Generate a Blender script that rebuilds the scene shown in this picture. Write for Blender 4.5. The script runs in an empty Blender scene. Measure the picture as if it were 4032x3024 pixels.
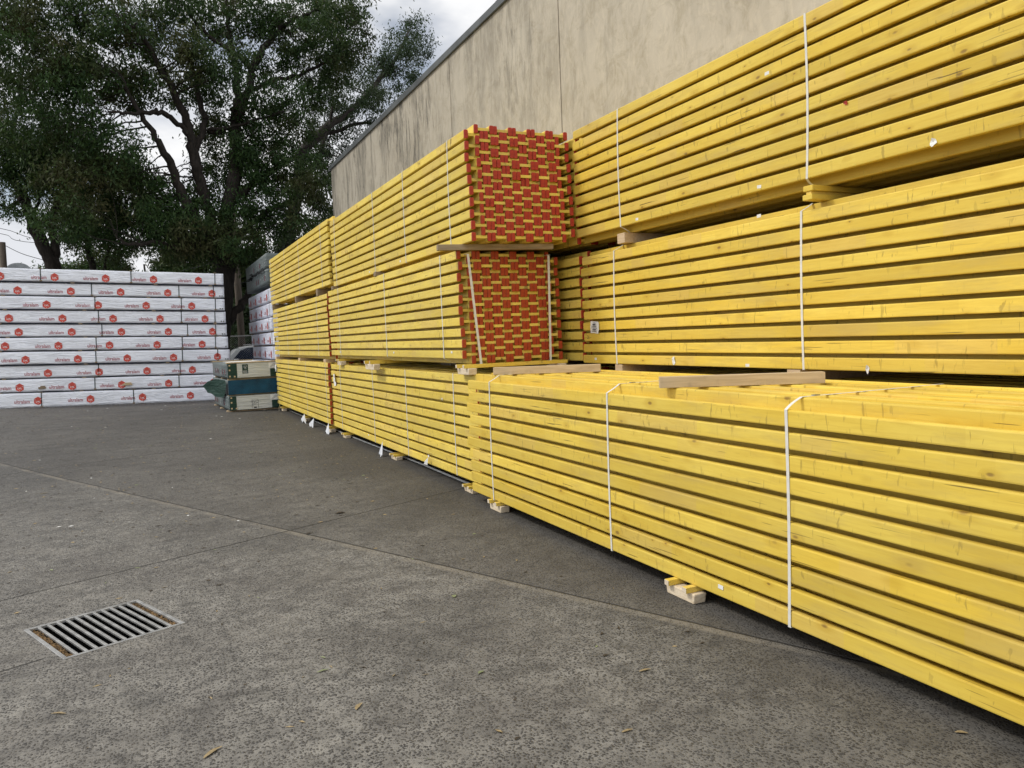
import bpy, bmesh, math, random
import numpy as np
from mathutils import Vector, Matrix
# World frame: +X = right (towards the warehouse wall), +Y = along the yard, +Z = up. Metres.
random.seed(7); rng = np.random.default_rng(7)
SC = bpy.context.scene; COL = SC.collection
R = math.radians

# ------------------------------------------------------------------ objects
def link(o, parent=None):
    COL.objects.link(o)
    if parent is not None: o.parent = parent
    return o
def tag(o, label=None, cat=None, group=None, kind=None):
    if label: o['label'] = label
    if cat: o['category'] = cat
    if group: o['group'] = group
    if kind: o['kind'] = kind
    return o
def empty(name, loc=(0, 0, 0), rot=(0, 0, 0)):
    o = bpy.data.objects.new(name, None); o.location = loc; o.rotation_euler = rot
    o.empty_display_size = .1
    return link(o)
def mobj(name, me, mat=None, parent=None, loc=(0, 0, 0), rot=(0, 0, 0)):
    o = bpy.data.objects.new(name, me)
    if mat is not None and len(me.materials) == 0:
        me.materials.append(mat)
    o.location = loc; o.rotation_euler = rot
    return link(o, parent)
def bm_mesh(bm, name, smooth=False):
    bmesh.ops.recalc_face_normals(bm, faces=bm.faces)
    me = bpy.data.meshes.new(name); bm.to_mesh(me); bm.free()
    if smooth:
        for p in me.polygons: p.use_smooth = True
    return me
def add_box(bm, x0, x1, y0, y1, z0, z1, bev=0.0, mi=0):
    vs = [bm.verts.new((x, y, z)) for x in (x0, x1) for y in (y0, y1) for z in (z0, z1)]
    fs = [bm.faces.new([vs[i] for i in q]) for q in
          ((0, 1, 3, 2), (4, 6, 7, 5), (0, 4, 5, 1), (2, 3, 7, 6), (0, 2, 6, 4), (1, 5, 7, 3))]
    for f in fs: f.material_index = mi
    if bev > 0:
        es = list({e for f in fs for e in f.edges})
        r = bmesh.ops.bevel(bm, geom=es, offset=bev, segments=2, profile=.5, affect='EDGES')
        for f in r['faces']: f.material_index = mi
    return vs
def box_mesh(name, x0, x1, y0, y1, z0, z1, bev=0.0):
    bm = bmesh.new(); add_box(bm, x0, x1, y0, y1, z0, z1, bev); return bm_mesh(bm, name)
def add_tube(bm, pts, seg=8, cap=True):
    """pts: list of (Vector, radius)"""
    pts = [(Vector(p), r) for p, r in pts]
    rings = []
    up = Vector((0.13, 0.31, 0.94)).normalized()
    for i, (p, r) in enumerate(pts):
        a = pts[max(0, i - 1)][0]; b = pts[min(len(pts) - 1, i + 1)][0]
        d = (b - a).normalized()
        u = d.cross(up)
        if u.length < 1e-3: u = d.cross(Vector((1, 0, 0)))
        u.normalize(); v = d.cross(u).normalized()
        rings.append([bm.verts.new(p + (u * math.cos(t) + v * math.sin(t)) * r)
                      for t in [2 * math.pi * k / seg for k in range(seg)]])
    for A, B in zip(rings, rings[1:]):
        for k in range(seg):
            f = bm.faces.new((A[k], A[(k + 1) % seg], B[(k + 1) % seg], B[k])); f.smooth = True
    if cap:
        bm.faces.new(rings[0]); bm.faces.new(rings[-1])
def smooth_path(pts, n=4, wob=0.0):
    """Catmull-Rom through (x,y,z,r)"""
    P = [np.array(p, float) for p in pts]
    P = [2 * P[0] - P[1]] + P + [2 * P[-1] - P[-2]]
    out = []
    for i in range(1, len(P) - 2):
        for k in range(n):
            t = k / n
            q = .5 * ((2 * P[i]) + (-P[i - 1] + P[i + 1]) * t + (2 * P[i - 1] - 5 * P[i] + 4 * P[i + 1] - P[i + 2]) * t * t
                      + (-P[i - 1] + 3 * P[i] - 3 * P[i + 1] + P[i + 2]) * t ** 3)
            out.append(q)
    out.append(P[-2])
    res = []
    for j, q in enumerate(out):
        w = rng.normal(0, wob, 3) if 0 < j < len(out) - 1 else np.zeros(3)
        res.append((Vector(q[:3] + w), max(float(q[3]), .004)))
    return res
def text_mesh(txt, width, name, xscale=1.0, bold=0.0):
    cu = bpy.data.curves.new(name, 'FONT'); cu.body = txt; cu.align_x = 'CENTER'; cu.align_y = 'CENTER'
    cu.resolution_u = 3; cu.offset = bold
    o = bpy.data.objects.new(name, cu); COL.objects.link(o)
    dg = bpy.context.evaluated_depsgraph_get()
    me = bpy.data.meshes.new_from_object(o.evaluated_get(dg))
    bpy.data.objects.remove(o); bpy.data.curves.remove(cu)
    xs = [v.co.x for v in me.vertices]; w = max(xs) - min(xs); s = width / w
    me.transform(Matrix.Diagonal((s, s * xscale, s, 1)))
    return me

# ------------------------------------------------------------------ materials
class N:
    """tiny node helper"""
    def __init__(s, name):
        s.m = bpy.data.materials.new(name); s.m.use_nodes = True
        s.t = s.m.node_tree; s.b = s.t.nodes['Principled BSDF']; s.out = s.t.nodes['Material Output']
    def n(s, typ, **k):
        nd = s.t.nodes.new(typ)
        for a, v in k.items():
            if a.startswith('_'): setattr(nd, a[1:], v)
        return nd
    def l(s, a, b): s.t.links.new(a, b)
    def val(s, sock, v):
        if hasattr(v, 'is_output') or isinstance(v, bpy.types.NodeSocket): s.l(v, sock)
        else:
            if sock.type == 'RGBA' and len(v) == 3: v = (*v, 1)
            sock.default_value = v
    def math(s, op, a, b=0.0, c=None, clamp=False):
        nd = s.n('ShaderNodeMath'); nd.operation = op; nd.use_clamp = clamp
        s.val(nd.inputs[0], a); s.val(nd.inputs[1], b)
        if c is not None: s.val(nd.inputs[2], c)
        return nd.outputs[0]
    def coord(s, kind='Object'):
        return s.n('ShaderNodeTexCoord').outputs[kind]
    def geo(s, k='Position'): return s.n('ShaderNodeNewGeometry').outputs[k]
    def scale(s, v, sc, off=(0, 0, 0), rot=(0, 0, 0)):
        nd = s.n('ShaderNodeMapping'); s.val(nd.inputs[0], v)
        nd.inputs['Scale'].default_value = sc; nd.inputs['Location'].default_value = off
        nd.inputs['Rotation'].default_value = rot
        return nd.outputs[0]
    def vadd(s, a, b):
        nd = s.n('ShaderNodeVectorMath'); nd.operation = 'ADD'; s.val(nd.inputs[0], a); s.val(nd.inputs[1], b)
        return nd.outputs[0]
    def vmul(s, a, b):
        nd = s.n('ShaderNodeVectorMath'); nd.operation = 'MULTIPLY'; s.val(nd.inputs[0], a); s.val(nd.inputs[1], b)
        return nd.outputs[0]
    def noise(s, v, scale=1.0, detail=3.0, rough=.5, dist=0.0):
        nd = s.n('ShaderNodeTexNoise'); s.val(nd.inputs['Vector'], v)
        nd.inputs['Scale'].default_value = scale; nd.inputs['Detail'].default_value = detail
        nd.inputs['Roughness'].default_value = rough; nd.inputs['Distortion'].default_value = dist
        return nd.outputs['Fac']
    def vor(s, v, scale=1.0, feature='F1', rnd=1.0):
        nd = s.n('ShaderNodeTexVoronoi'); nd.feature = feature; s.val(nd.inputs['Vector'], v)
        nd.inputs['Scale'].default_value = scale; nd.inputs['Randomness'].default_value = rnd
        return nd
    def ramp(s, f, a, b, lo=0.0, hi=1.0, smooth=False):
        nd = s.n('ShaderNodeMapRange'); nd.interpolation_type = 'SMOOTHSTEP' if smooth else 'LINEAR'
        s.val(nd.inputs['Value'], f)
        nd.inputs['From Min'].default_value = a; nd.inputs['From Max'].default_value = b
        nd.inputs['To Min'].default_value = lo; nd.inputs['To Max'].default_value = hi
        return nd.outputs[0]
    def mix(s, f, a, b, mode='MIX'):
        nd = s.n('ShaderNodeMix'); nd.data_type = 'RGBA'; nd.blend_type = mode
        s.val(nd.inputs[0], f); s.val(nd.inputs[6], a); s.val(nd.inputs[7], b)
        return nd.outputs[2]
    def xyz(s, v):
        nd = s.n('ShaderNodeSeparateXYZ'); s.val(nd.inputs[0], v); return nd.outputs
    def comb(s, x, y, z):
        nd = s.n('ShaderNodeCombineXYZ')
        for i, q in enumerate((x, y, z)): s.val(nd.inputs[i], q)
        return nd.outputs[0]
    def bump(s, h, strength=.3, dist=.01):
        nd = s.n('ShaderNodeBump'); nd.inputs['Strength'].default_value = strength
        nd.inputs['Distance'].default_value = dist; s.val(nd.inputs['Height'], h)
        s.l(nd.outputs[0], s.b.inputs['Normal']); return nd
    def fin(s, col=None, rough=.6, spec=.3, metal=0.0):
        if col is not None: s.val(s.b.inputs['Base Color'], col)
        s.val(s.b.inputs['Roughness'], rough); s.b.inputs['Specular IOR Level'].default_value = spec
        s.b.inputs['Metallic'].default_value = metal
        return s.m

def M_plain(name, col, rough=.6, var=.12, sc=6.0, spec=.3, metal=0.0, bump=0.0):
    n = N(name); c = n.coord()
    f = n.noise(c, sc, 4)
    dark = tuple(x * (1 - var * 2) for x in col)
    o = n.mix(n.ramp(f, .3, .7), dark, tuple(min(1, x * (1 + var)) for x in col))
    if bump: n.bump(n.noise(c, sc * 6, 3), bump, .004)
    return n.fin(o, rough, spec, metal)

def M_beam(name, c1, c2, nick=.5, knot=.7, sat=0):
    n = N(name)
    oi = n.n('ShaderNodeObjectInfo').outputs['Random']
    c = n.vadd(n.coord(), n.comb(n.math('MULTIPLY', oi, 37.1), n.math('MULTIPLY', oi, 91.7), n.math('MULTIPLY', oi, 53.3)))
    X = n.xyz(c)
    g = n.geo('Random Per Island')
    # finger-jointed lamellas: change of tone every 30-60 cm
    cell = n.vor(n.comb(0.0, X[1], n.math('MULTIPLY', oi, 7.0)), 2.1)
    lam = n.xyz(cell.outputs['Color'])[0]
    base = n.mix(n.ramp(n.noise(n.scale(c, (2, .8, 5)), 1.2, 3), .3, .7), c1, c2)
    base = n.mix(n.ramp(lam, 0, 1, 0, .30), base, (c1[0] * .82, c1[1] * .80, c1[2] * .9))
    base = n.mix(n.math('MULTIPLY', n.ramp(lam, .86, .88), .3), base, (.76, .54, .18))
    tone = n.math('MULTIPLY', n.ramp(oi, 0, 1, .86, 1.05), n.ramp(n.noise(n.scale(c, (1, .5, 1)), 1.3, 3), .3, .7, .9, 1.05))
    base = n.mix(1.0, base, n.comb(tone, tone, tone), 'MULTIPLY')
    # grain
    gr = n.noise(n.vadd(n.scale(c, (70, 2.2, 70)), n.scale(c, (0, 3, 0))), 1.0, 3, .6, .6)
    base = n.mix(n.ramp(gr, .42, .75, 0, .28), base, (c1[0] * .62, c1[1] * .52, c1[2] * .4))
    # knots
    kv = n.vor(n.scale(n.vadd(c, n.scale(c, (.1, .1, .1))), (7, 4.3, 9)), 1.0)
    kr = n.xyz(kv.outputs['Color'])
    keep = n.ramp(kr[0], 1 - knot, 1 - knot + .02)
    sz = n.ramp(n.math('POWER', kr[1], 2.0), 0, 1, .05, .15)
    kd = n.math('DIVIDE', kv.outputs['Distance'], sz)
    kf = n.math('MULTIPLY', n.ramp(kd, .35, 1.1, 1, 0, True), keep)
    ring = n.math('MULTIPLY', n.ramp(kd, 1.0, 3.4, .35, 0, True), keep)
    base = n.mix(ring, base, (c1[0] * .62, c1[1] * .52, c1[2] * .3))
    base = n.mix(n.math('MULTIPLY', kf, .8), base, (.22, .12, .03))
    # short cross nicks and tears
    nk = n.noise(n.scale(c, (8, 34, 9)), 1.0, 2, .6, .5)
    nm = n.noise(n.scale(c, (3, 2.0, 3), (4, 5, 6)), 1.0, 2)
    nf = n.math('MULTIPLY', n.ramp(nk, .62, .68), n.ramp(nm, .40, .56))
    base = n.mix(n.math('MULTIPLY', nf, nick), base, (.25, .17, .04))
    # lengthwise checks
    ck = n.noise(n.scale(c, (60, 2.6, 95), (9, 1, 4)), 1.0, 1, .4)
    base = n.mix(n.math('MULTIPLY', n.math('MULTIPLY', n.ramp(ck, .70, .72), n.ramp(n.noise(n.scale(c, (2, 1.3, 2)), 1, 1), .5, .6)), .75), base, (.10, .06, .02))
    # grime
    gm = n.noise(n.scale(c, (3, 1.6, 9), (2, 8, 5)), 1.0, 5, .65)
    base = n.mix(n.ramp(gm, .50, .72, 0, .55), base, (.50, .37, .11))
    h = n.math('SUBTRACT', n.math('MULTIPLY', gr, .4), n.math('ADD', n.math('MULTIPLY', nf, .5), kf))
    n.bump(h, .25, .004)
    return n.fin(base, n.ramp(gr, .3, .7, .42, .6), .35)

def M_ground():
    n = N('exposed_aggregate_concrete'); c = n.geo('Position'); X = n.xyz(c)
    v = n.vor(n.vadd(c, n.vmul(n.comb(n.noise(c, 40, 2), n.noise(n.scale(c, (1, 1, 1), (5, 5, 5)), 40, 2), 0.0), (.012, .012, 0))), 80.0)
    rc = n.xyz(v.outputs['Color'])
    v2 = n.vor(n.scale(c, (1, 1, 1), (3.3, 1.7, 0)), 135.0)
    r2 = n.xyz(v2.outputs['Color'])
    stone = n.math('MULTIPLY', n.ramp(v.outputs['Distance'], .36, .52, 1, 0), n.ramp(rc[0], .22, .28))
    stone2 = n.math('MULTIPLY', n.ramp(v2.outputs['Distance'], .3, .48, 1, 0), n.ramp(r2[0], .45, .5))
    worn = n.noise(c, 1.1, 5, .65)
    worn2 = n.noise(n.scale(c, (1, 1, 1), (8, 3, 1)), .33, 4, .6)
    matrix = n.mix(n.ramp(n.noise(c, 9, 5, .7), .3, .7), (.15, .143, .131), (.29, .277, .25))
    stc = n.mix(rc[1], (.034, .033, .033), (.095, .089, .083))
    col = n.mix(stone, matrix, stc)
    col = n.mix(stone2, col, (.075, .07, .062))
    # stains and tonal patches
    mid = n.noise(n.scale(c, (1, 1, 1), (2, 6, 0)), 5.5, 6, .72)
    col = n.mix(n.ramp(mid, .46, .66, 0, .65), col, (.052, .050, .047))
    lite = n.noise(n.scale(c, (1, 1, 1), (7, 1, 0)), 2.7, 6, .72)
    col = n.mix(n.ramp(lite, .50, .70, 0, .5), col, (.26, .245, .215))
    scf = n.noise(n.scale(c, (.6, 3.2, 1), (0, 0, 0), (0, 0, .35)), 3.0, 5, .7)
    col = n.mix(n.ramp(scf, .58, .72, 0, .35), col, (.19, .178, .155))
    col = n.mix(n.ramp(worn, .42, .70, 0, .50), col, (.078, .070, .063))
    col = n.mix(n.ramp(worn2, .46, .60, 0, .62), col, (.048, .046, .044))
    far = n.ramp(X[1], 5, 15, 0, .6, True)
    col = n.mix(far, col, n.mix(n.ramp(n.noise(n.scale(c, (.7, 2.2, 1)), 1.7, 6, .7), .35, .7), (.042, .042, .042), (.15, .147, .142)))
    gr = n.noise(c, 26, 6, .8)
    col = n.mix(n.math('MULTIPLY', n.ramp(X[1], 4, 10, .25, 1), n.ramp(gr, .47, .60, 0, .5)), col, (.026, .025, .024))
    gr2 = n.noise(n.scale(c, (1, 1, 1), (4, 4, 4)), 21, 6, .8)
    col = n.mix(n.math('MULTIPLY', n.ramp(X[1], 4, 10, .2, 1), n.ramp(gr2, .53, .66, 0, .55)), col, (.21, .20, .182))
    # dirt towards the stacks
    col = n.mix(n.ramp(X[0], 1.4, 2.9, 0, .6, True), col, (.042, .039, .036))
    # joints
    def line(nx, ny, cc, w=.006, wob=.008):
        d = n.math('SUBTRACT', n.math('ADD', n.math('MULTIPLY', X[0], nx), n.math('MULTIPLY', X[1], ny)), cc)
        d = n.math('ADD', d, n.math('MULTIPLY', n.math('SUBTRACT', n.noise(c, 5, 3), .5), wob * 2))
        return d
    d1 = line(.9101, .4144, 3.632); d2 = line(-.393, .9195, 5.637); d3 = line(-.393, .9195, 4.37)
    d4 = line(.9101, .4144, -1.2); d5 = line(-.393, .9195, 11.5); d6 = line(-.393, .9195, 17.6)
    band = n.math('MULTIPLY', n.ramp(d1, -.085, -.06), n.ramp(d1, -.004, .004, 1, 0))
    band = n.math('MULTIPLY', band, n.ramp(n.noise(c, 2.2, 4, .7), .35, .6))
    col = n.mix(n.math('MULTIPLY', band, .55), col, (.24, .215, .175))
    # pour beyond the long joint is darker
    col = n.mix(n.ramp(d1, -.002, .002, 0, .26), col, (.055, .05, .045))
    J = None
    for d, msk in ((d1, None), (d2, None), (d3, n.ramp(X[0], -.56, -.54, 1, 0)), (d4, None), (d5, None), (d6, None)):
        a = n.ramp(n.math('ABSOLUTE', d), .005, .012, 1, 0)
        if msk is not None: a = n.math('MULTIPLY', a, msk)
        J = a if J is None else n.math('MAXIMUM', J, a)
    col = n.mix(n.math('MULTIPLY', J, .85), col, (.022, .02, .018))
    h = n.math('ADD', n.math('MULTIPLY', n.math('MULTIPLY', stone, n.ramp(v.outputs['Distance'], 0, .5, 1, .5)), 1.0), n.math('MULTIPLY', n.noise(c, 90, 2), .5))
    h = n.math('SUBTRACT', h, n.math('MULTIPLY', J, 2.0))
    h = n.math('ADD', h, n.math('MULTIPLY', n.noise(c, 3, 3), 1.2))
    n.bump(h, .8, .007)
    return n.fin(col, n.ramp(rc[2], 0, 1, .55, .85), .35)

def M_wall():
    n = N('weathered_precast_concrete'); c = n.geo('Position'); X = n.xyz(c)
    mott = n.noise(c, .9, 6, .65)
    base = n.mix(n.ramp(mott, .3, .7), (.43, .385, .31), (.56, .51, .42))
    base = n.mix(n.ramp(n.noise(c, 2.6, 8, .75, 1.4), .46, .62, 0, .7), base, (.36, .315, .235))
    # trowel swirls
    sw = n.noise(n.scale(c, (1, 2.2, 1.1)), 2.4, 4, .6, 2.2)
    base = n.mix(n.ramp(sw, .5, .66, 0, .45), base, (.61, .55, .44))
    # vertical dark streaks: strong near the coping and towards the far corner
    st = n.noise(n.scale(c, (1, 1.9, .42)), 1.3, 8, .78, .5)
    st2 = n.noise(n.scale(c, (1, 4.2, .8), (3, 3, 0)), 1.3, 7, .78, .4)
    farf = n.ramp(X[1], 7, 17, .16, 1.0)
    top = n.ramp(X[2], 2.8, 6.6, .35, 1.0)
    patch = n.ramp(n.noise(n.scale(c, (1, .9, .5), (0, 9, 2)), 1.0, 4), .44, .58)
    s = n.math('MULTIPLY', n.math('MULTIPLY', n.ramp(st, .48, .60), farf), top)
    s2 = n.math('MULTIPLY', n.math('MULTIPLY', n.ramp(st2, .50, .62), n.math('MULTIPLY', farf, top)), patch)
    grey = n.mix(n.math('MULTIPLY', farf, .55), base, (.33, .305, .255))
    base = grey
    base = n.mix(n.math('MULTIPLY', s, .7), base, (.10, .095, .08))
    base = n.mix(n.math('MULTIPLY', s2, .95), base, (.045, .043, .038))
    # pock marks
    pv = n.vor(n.scale(c, (1, 2.4, 1.5)), 1.4); pr = n.xyz(pv.outputs['Color'])
    pk = n.math('MULTIPLY', n.ramp(pv.outputs['Distance'], .03, .05, 1, 0), n.ramp(pr[0], .5, .55))
    base = n.mix(n.math('MULTIPLY', pk, .8), base, (.06, .05, .04))
    h = n.math('ADD', n.noise(c, 7, 6, .7), n.math('MULTIPLY', pk, -2))
    n.bump(h, .25, .02)
    return n.fin(base, .85, .2)

def M_wrap(name, col, crease=.6, axis='y'):
    n = N(name); oi = n.n('ShaderNodeObjectInfo').outputs['Random']
    c = n.vadd(n.coord(), n.comb(n.math('MULTIPLY', oi, 31), n.math('MULTIPLY', oi, 17), n.math('MULTIPLY', oi, 11)))
    a = n.noise(n.scale(c, (1.3, 1.3, 9), (0, 0, 0), (0, .28, 0)), 1.6, 3, .5, .6)
    b = n.noise(n.scale(c, (2.2, 2.2, 4), (4, 0, 1), (0, -.5, 0)), 2.2, 3, .5, .8)
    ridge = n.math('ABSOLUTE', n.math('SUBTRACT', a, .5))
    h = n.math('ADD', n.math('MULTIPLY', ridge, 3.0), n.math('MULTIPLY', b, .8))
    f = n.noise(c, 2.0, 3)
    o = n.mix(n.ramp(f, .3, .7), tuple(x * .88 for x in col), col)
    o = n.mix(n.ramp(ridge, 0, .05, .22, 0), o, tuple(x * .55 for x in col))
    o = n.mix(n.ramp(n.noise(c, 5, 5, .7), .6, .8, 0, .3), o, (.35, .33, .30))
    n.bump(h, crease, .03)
    return n.fin(o, .5, .35)

def M_leaf(name, c1, c2, c3):
    n = N(name); c = n.geo('Position')
    big = n.noise(c, .55, 3, .6); isl = n.geo('Random Per Island')
    o = n.mix(n.ramp(isl, 0, 1), c1, c2)
    o = n.mix(n.ramp(big, .48, .66, 0, .85), o, c3)
    n.fin(o, .55, .15)
    tr = n.n('ShaderNodeBsdfTranslucent'); n.val(tr.inputs['Color'], n.mix(.5, o, (.10, .16, .03)))
    mx = n.n('ShaderNodeMixShader'); mx.inputs[0].default_value = .18
    n.l(n.b.outputs[0], mx.inputs[1]); n.l(tr.outputs[0], mx.inputs[2]); n.l(mx.outputs[0], n.out.inputs['Surface'])
    return n.m
def M_bark(name, c1, c2):
    n = N(name); c = n.coord()
    f = n.noise(n.scale(c, (9, 9, 1.6)), 1.6, 6, .7, .5)
    n.bump(f, .9, .05)
    return n.fin(n.mix(n.ramp(f, .3, .7), c1, c2), .9, .15)
def M_wood(name, c1, c2, ax=(40, 3, 40)):
    n = N(name); oi = n.n('ShaderNodeObjectInfo').outputs['Random']
    c = n.vadd(n.coord(), n.comb(n.math('MULTIPLY', oi, 13), n.math('MULTIPLY', oi, 7), n.math('MULTIPLY', oi, 3)))
    g = n.noise(n.scale(c, ax), 1.0, 4, .6, .8)
    o = n.mix(n.ramp(g, .3, .7), c1, c2)
    o = n.mix(n.ramp(n.noise(c, 9, 4, .7), .55, .8, 0, .5), o, tuple(x * .45 for x in c1))
    n.bump(g, .3, .004)
    return n.fin(o, .75, .2)

Y1 = M_beam('yellow_glazed_spruce', (.785, .553, .070), (.87, .662, .123), .5, .72)
Y2 = M_beam('lemon_glazed_spruce', (.81, .60, .088), (.885, .692, .148), .95, .5)
RED = M_plain('red_plastic', (.46, .050, .028), .42, .22, 9)
RED2 = M_plain('orange_red_plastic', (.43, .062, .020), .42, .22, 9)
STRAP = M_plain('white_strapping', (.72, .71, .66), .4, .06, 20)
PINE = M_wood('pine_timber', (.52, .38, .23), (.66, .52, .35))
GREYW = M_wood('weathered_timber', (.20, .15, .10), (.32, .25, .17))
ENDW = M_wood('end_grain', (.60, .50, .37), (.72, .63, .50), (20, 20, 60))
PAPER = M_plain('paper', (.78, .78, .76), .7, .05, 10)
INK = M_plain('dark_ink', (.04, .04, .05), .7, .1, 10)
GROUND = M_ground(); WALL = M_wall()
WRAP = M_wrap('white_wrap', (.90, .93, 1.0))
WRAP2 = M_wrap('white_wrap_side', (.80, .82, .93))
GWRAP = M_wrap('grey_green_wrap', (.15, .18, .18), .6)
GRNP = M_wrap('dark_green_wrap', (.010, .042, .030), .5)
WPAN = M_wrap('white_end_panel', (.58, .60, .58), .6)
BLUE = M_plain('blue_edge_paint', (.006, .065, .125), .55, .25, 4)
BLK = M_plain('black_void', (.010, .010, .012), .8, .1, 5)
LOGO = M_plain('red_print', (.60, .085, .06), .55, .15, 5)
LOGOW = M_plain('white_print', (.75, .75, .76), .55, .05, 5)
TXT = M_plain('maroon_print', (.46, .17, .19), .55, .1, 5)
STR_D = M_plain('dark_green_strap', (.018, .035, .035), .5, .1, 8)
COP = M_plain('grey_metal_flashing', (.105, .115, .12), .45, .15, 2, .4)
GALV = M_plain('galvanised_steel', (.43, .43, .42), .42, .2, 12, .5, .55, .15)
JOINT = M_plain('dark_sealant', (.035, .03, .025), .9, .1, 5)
BARK = M_bark('dark_bark', (.010, .009, .008), (.042, .035, .030))
BARK2 = M_bark('grey_bark', (.022, .020, .018), (.07, .062, .055))
LEAF = M_leaf('eucalypt_foliage', (.009, .027, .009), (.042, .078, .022), (.062, .054, .024))
LEAF2 = M_leaf('pale_foliage', (.030, .055, .020), (.070, .115, .035), (.05, .08, .03))
LEAF3 = M_leaf('grey_green_foliage', (.014, .028, .014), (.046, .075, .036), (.045, .055, .03))

# ------------------------------------------------------------------ ground
def gz(x, y):
    t = min(max((y - 10) / 13.0, 0), 1); t = t * t * (3 - 2 * t)
    return t * .029 * min(max(2.2 - x, 0), 9)
GC = Vector((-.296, 4.861)); GA = Vector((.9267, .3757)); GB = Vector((.3757, -.9267)); HA, HB = .312, .326
def ground():
    bm = bmesh.new(); n = 24; rings = []
    def ringpt(k):
        s, t = divmod(k, n); t = t / n * 2 - 1
        return [(t, -1), (1, t), (-t, 1), (-1, -t)][s]
    rads = [0.0, .15, .4, .8, 1.4, 2.2, 3.2, 4.5, 6, 8, 10, 12, 14, 16, 18, 20, 23, 27, 33, 45, 70, 130, 300, 700]
    for r in rads:
        row = []
        for k in range(4 * n):
            a, b = ringpt(k)
            p = GC + GA * (a * (HA + r)) + GB * (b * (HB + r))
            row.append(bm.verts.new((p.x, p.y, gz(p.x, p.y))))
        rings.append(row)
    for A, B in zip(rings, rings[1:]):
        for k in range(4 * n):
            f = bm.faces.new((A[k], A[(k + 1) % (4 * n)], B[(k + 1) % (4 * n)], B[k]))
    for f in bm.faces:
        f.normal_update()
        if f.normal.z < 0: f.normal_flip()
    me = bpy.data.meshes.new('ground'); bm.to_mesh(me); bm.free()
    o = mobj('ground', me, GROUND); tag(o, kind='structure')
ground()

# drain grate set flush in the concrete
def grate():
    ang = math.atan2(GA.y, GA.x)
    t = empty('drain_grate', (GC.x, GC.y, 0), (0, 0, ang))
    tag(t, 'rectangular galvanised steel drain grate with parallel bars set flush in the concrete', 'drain grate')
    bm = bmesh.new(); w = .022
    add_box(bm, -HA, HA, -HB, -HB + w, -.012, .004, .002); add_box(bm, -HA, HA, HB - w, HB, -.012, .004, .002)
    add_box(bm, -HA, -HA + w, -HB + w, HB - w, -.012, .0035, .002); add_box(bm, HA - w, HA, -HB + w, HB - w, -.012, .0035, .002)
    mobj('frame', bm_mesh(bm, 'grate_frame'), GALV, t)
    bars = box_mesh('grate_bar', -.008, .008, -HB + w + .001, HB - w - .001, -.010, .0028, .002)
    inner = 2 * (HA - w); k = 12
    for i in range(1, k):
        mobj('bar', bars, GALV, t, (-HA + w + inner * i / k, 0, 0))
    bm = bmesh.new()
    d = .32; e = .001
    for x0, x1, y0, y1 in ((-HA - .02, -HA, -HB, HB), (HA, HA + .02, -HB, HB), (-HA - .02, HA + .02, -HB - .02, -HB), (-HA - .02, HA + .02, HB, HB + .02)):
        add_box(bm, x0, x1, y0, y1, -d, -.006)
    add_box(bm, -HA - .02, HA + .02, -HB - .02, HB + .02, -d - .02, -d)
    mobj('pit', bm_mesh(bm, 'grate_pit'), M_plain('shaded_pit_concrete', (.006, .006, .006), .95, .2, 6), t)  # pit walls and floor coloured near black for the shade between the bars
    # leaf litter caught in the first and last slot
    LIT = M_plain('brown_litter', (.16, .10, .045), .9, .45, 60)
    for sx in (-1, 1):
        bm = bmesh.new()
        x0 = sx * (HA - w - inner / k + .009); x1 = sx * (HA - w - .001)
        xa, xb = min(x0, x1), max(x0, x1)
        nx, ny = 6, 60; vs = [[bm.verts.new((xa + (xb - xa) * i / nx, -HB + w + (2 * HB - 2 * w) * j / ny, -.012 + random.uniform(-.008, .008))) for j in range(ny + 1)] for i in range(nx + 1)]
        for i in range(nx):
            for j in range(ny): bm.faces.new((vs[i][j], vs[i + 1][j], vs[i + 1][j + 1], vs[i][j + 1]))
        mobj('litter', bm_mesh(bm, 'grate_litter'), LIT, t)
grate()

# ------------------------------------------------------------------ warehouse
def warehouse():
    t = empty('warehouse', (5.3, 12, 0)); tag(t, 'tall beige concrete panel warehouse wall with dark streaks and grey metal coping', 'building')
    t_loc = Vector((5.3, 12, 0))
    ys = [23.2, 17.424, 13.40, 9.345, 1.0, -3.0, -6.85]; g = .011; top = 6.56
    for a, b in zip(ys[1:], ys):
        me = box_mesh('wall_panel', 5.3, 5.48, a + g, b - g, 0, top + .10, .006)
        me.transform(Matrix.Translation(-t_loc)); mobj('wall_panel', me, WALL, t)
    bm = bmesh.new(); add_box(bm, 5.33, 16, -6.8, 23.1, 0, top + .05); me = bm_mesh(bm, 'building_body')
    me.transform(Matrix.Translation(-t_loc)); mobj('wall', me, JOINT, t)
    cs = [23.26, 20.6, 15.9, 11.2, 6.5, 1.8, -2.9, -6.9]
    bm = bmesh.new()
    for i, (a, b) in enumerate(zip(cs[1:], cs)):
        e = .003 * (i % 2)
        add_box(bm, 5.26 - e, 5.56 + e, a - .03 * (i % 2), b + .03 * (i % 2), top + .055 - e, 6.73 + e, .006)
    me = bm_mesh(bm, 'coping'); me.transform(Matrix.Translation(-t_loc)); mobj('coping', me, COP, t)
    me = box_mesh('roof', 5.56, 16, -6.8, 23.1, top + .055, top + .10); me.transform(Matrix.Translation(-t_loc)); mobj('roof', me, COP, t)
warehouse()

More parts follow.
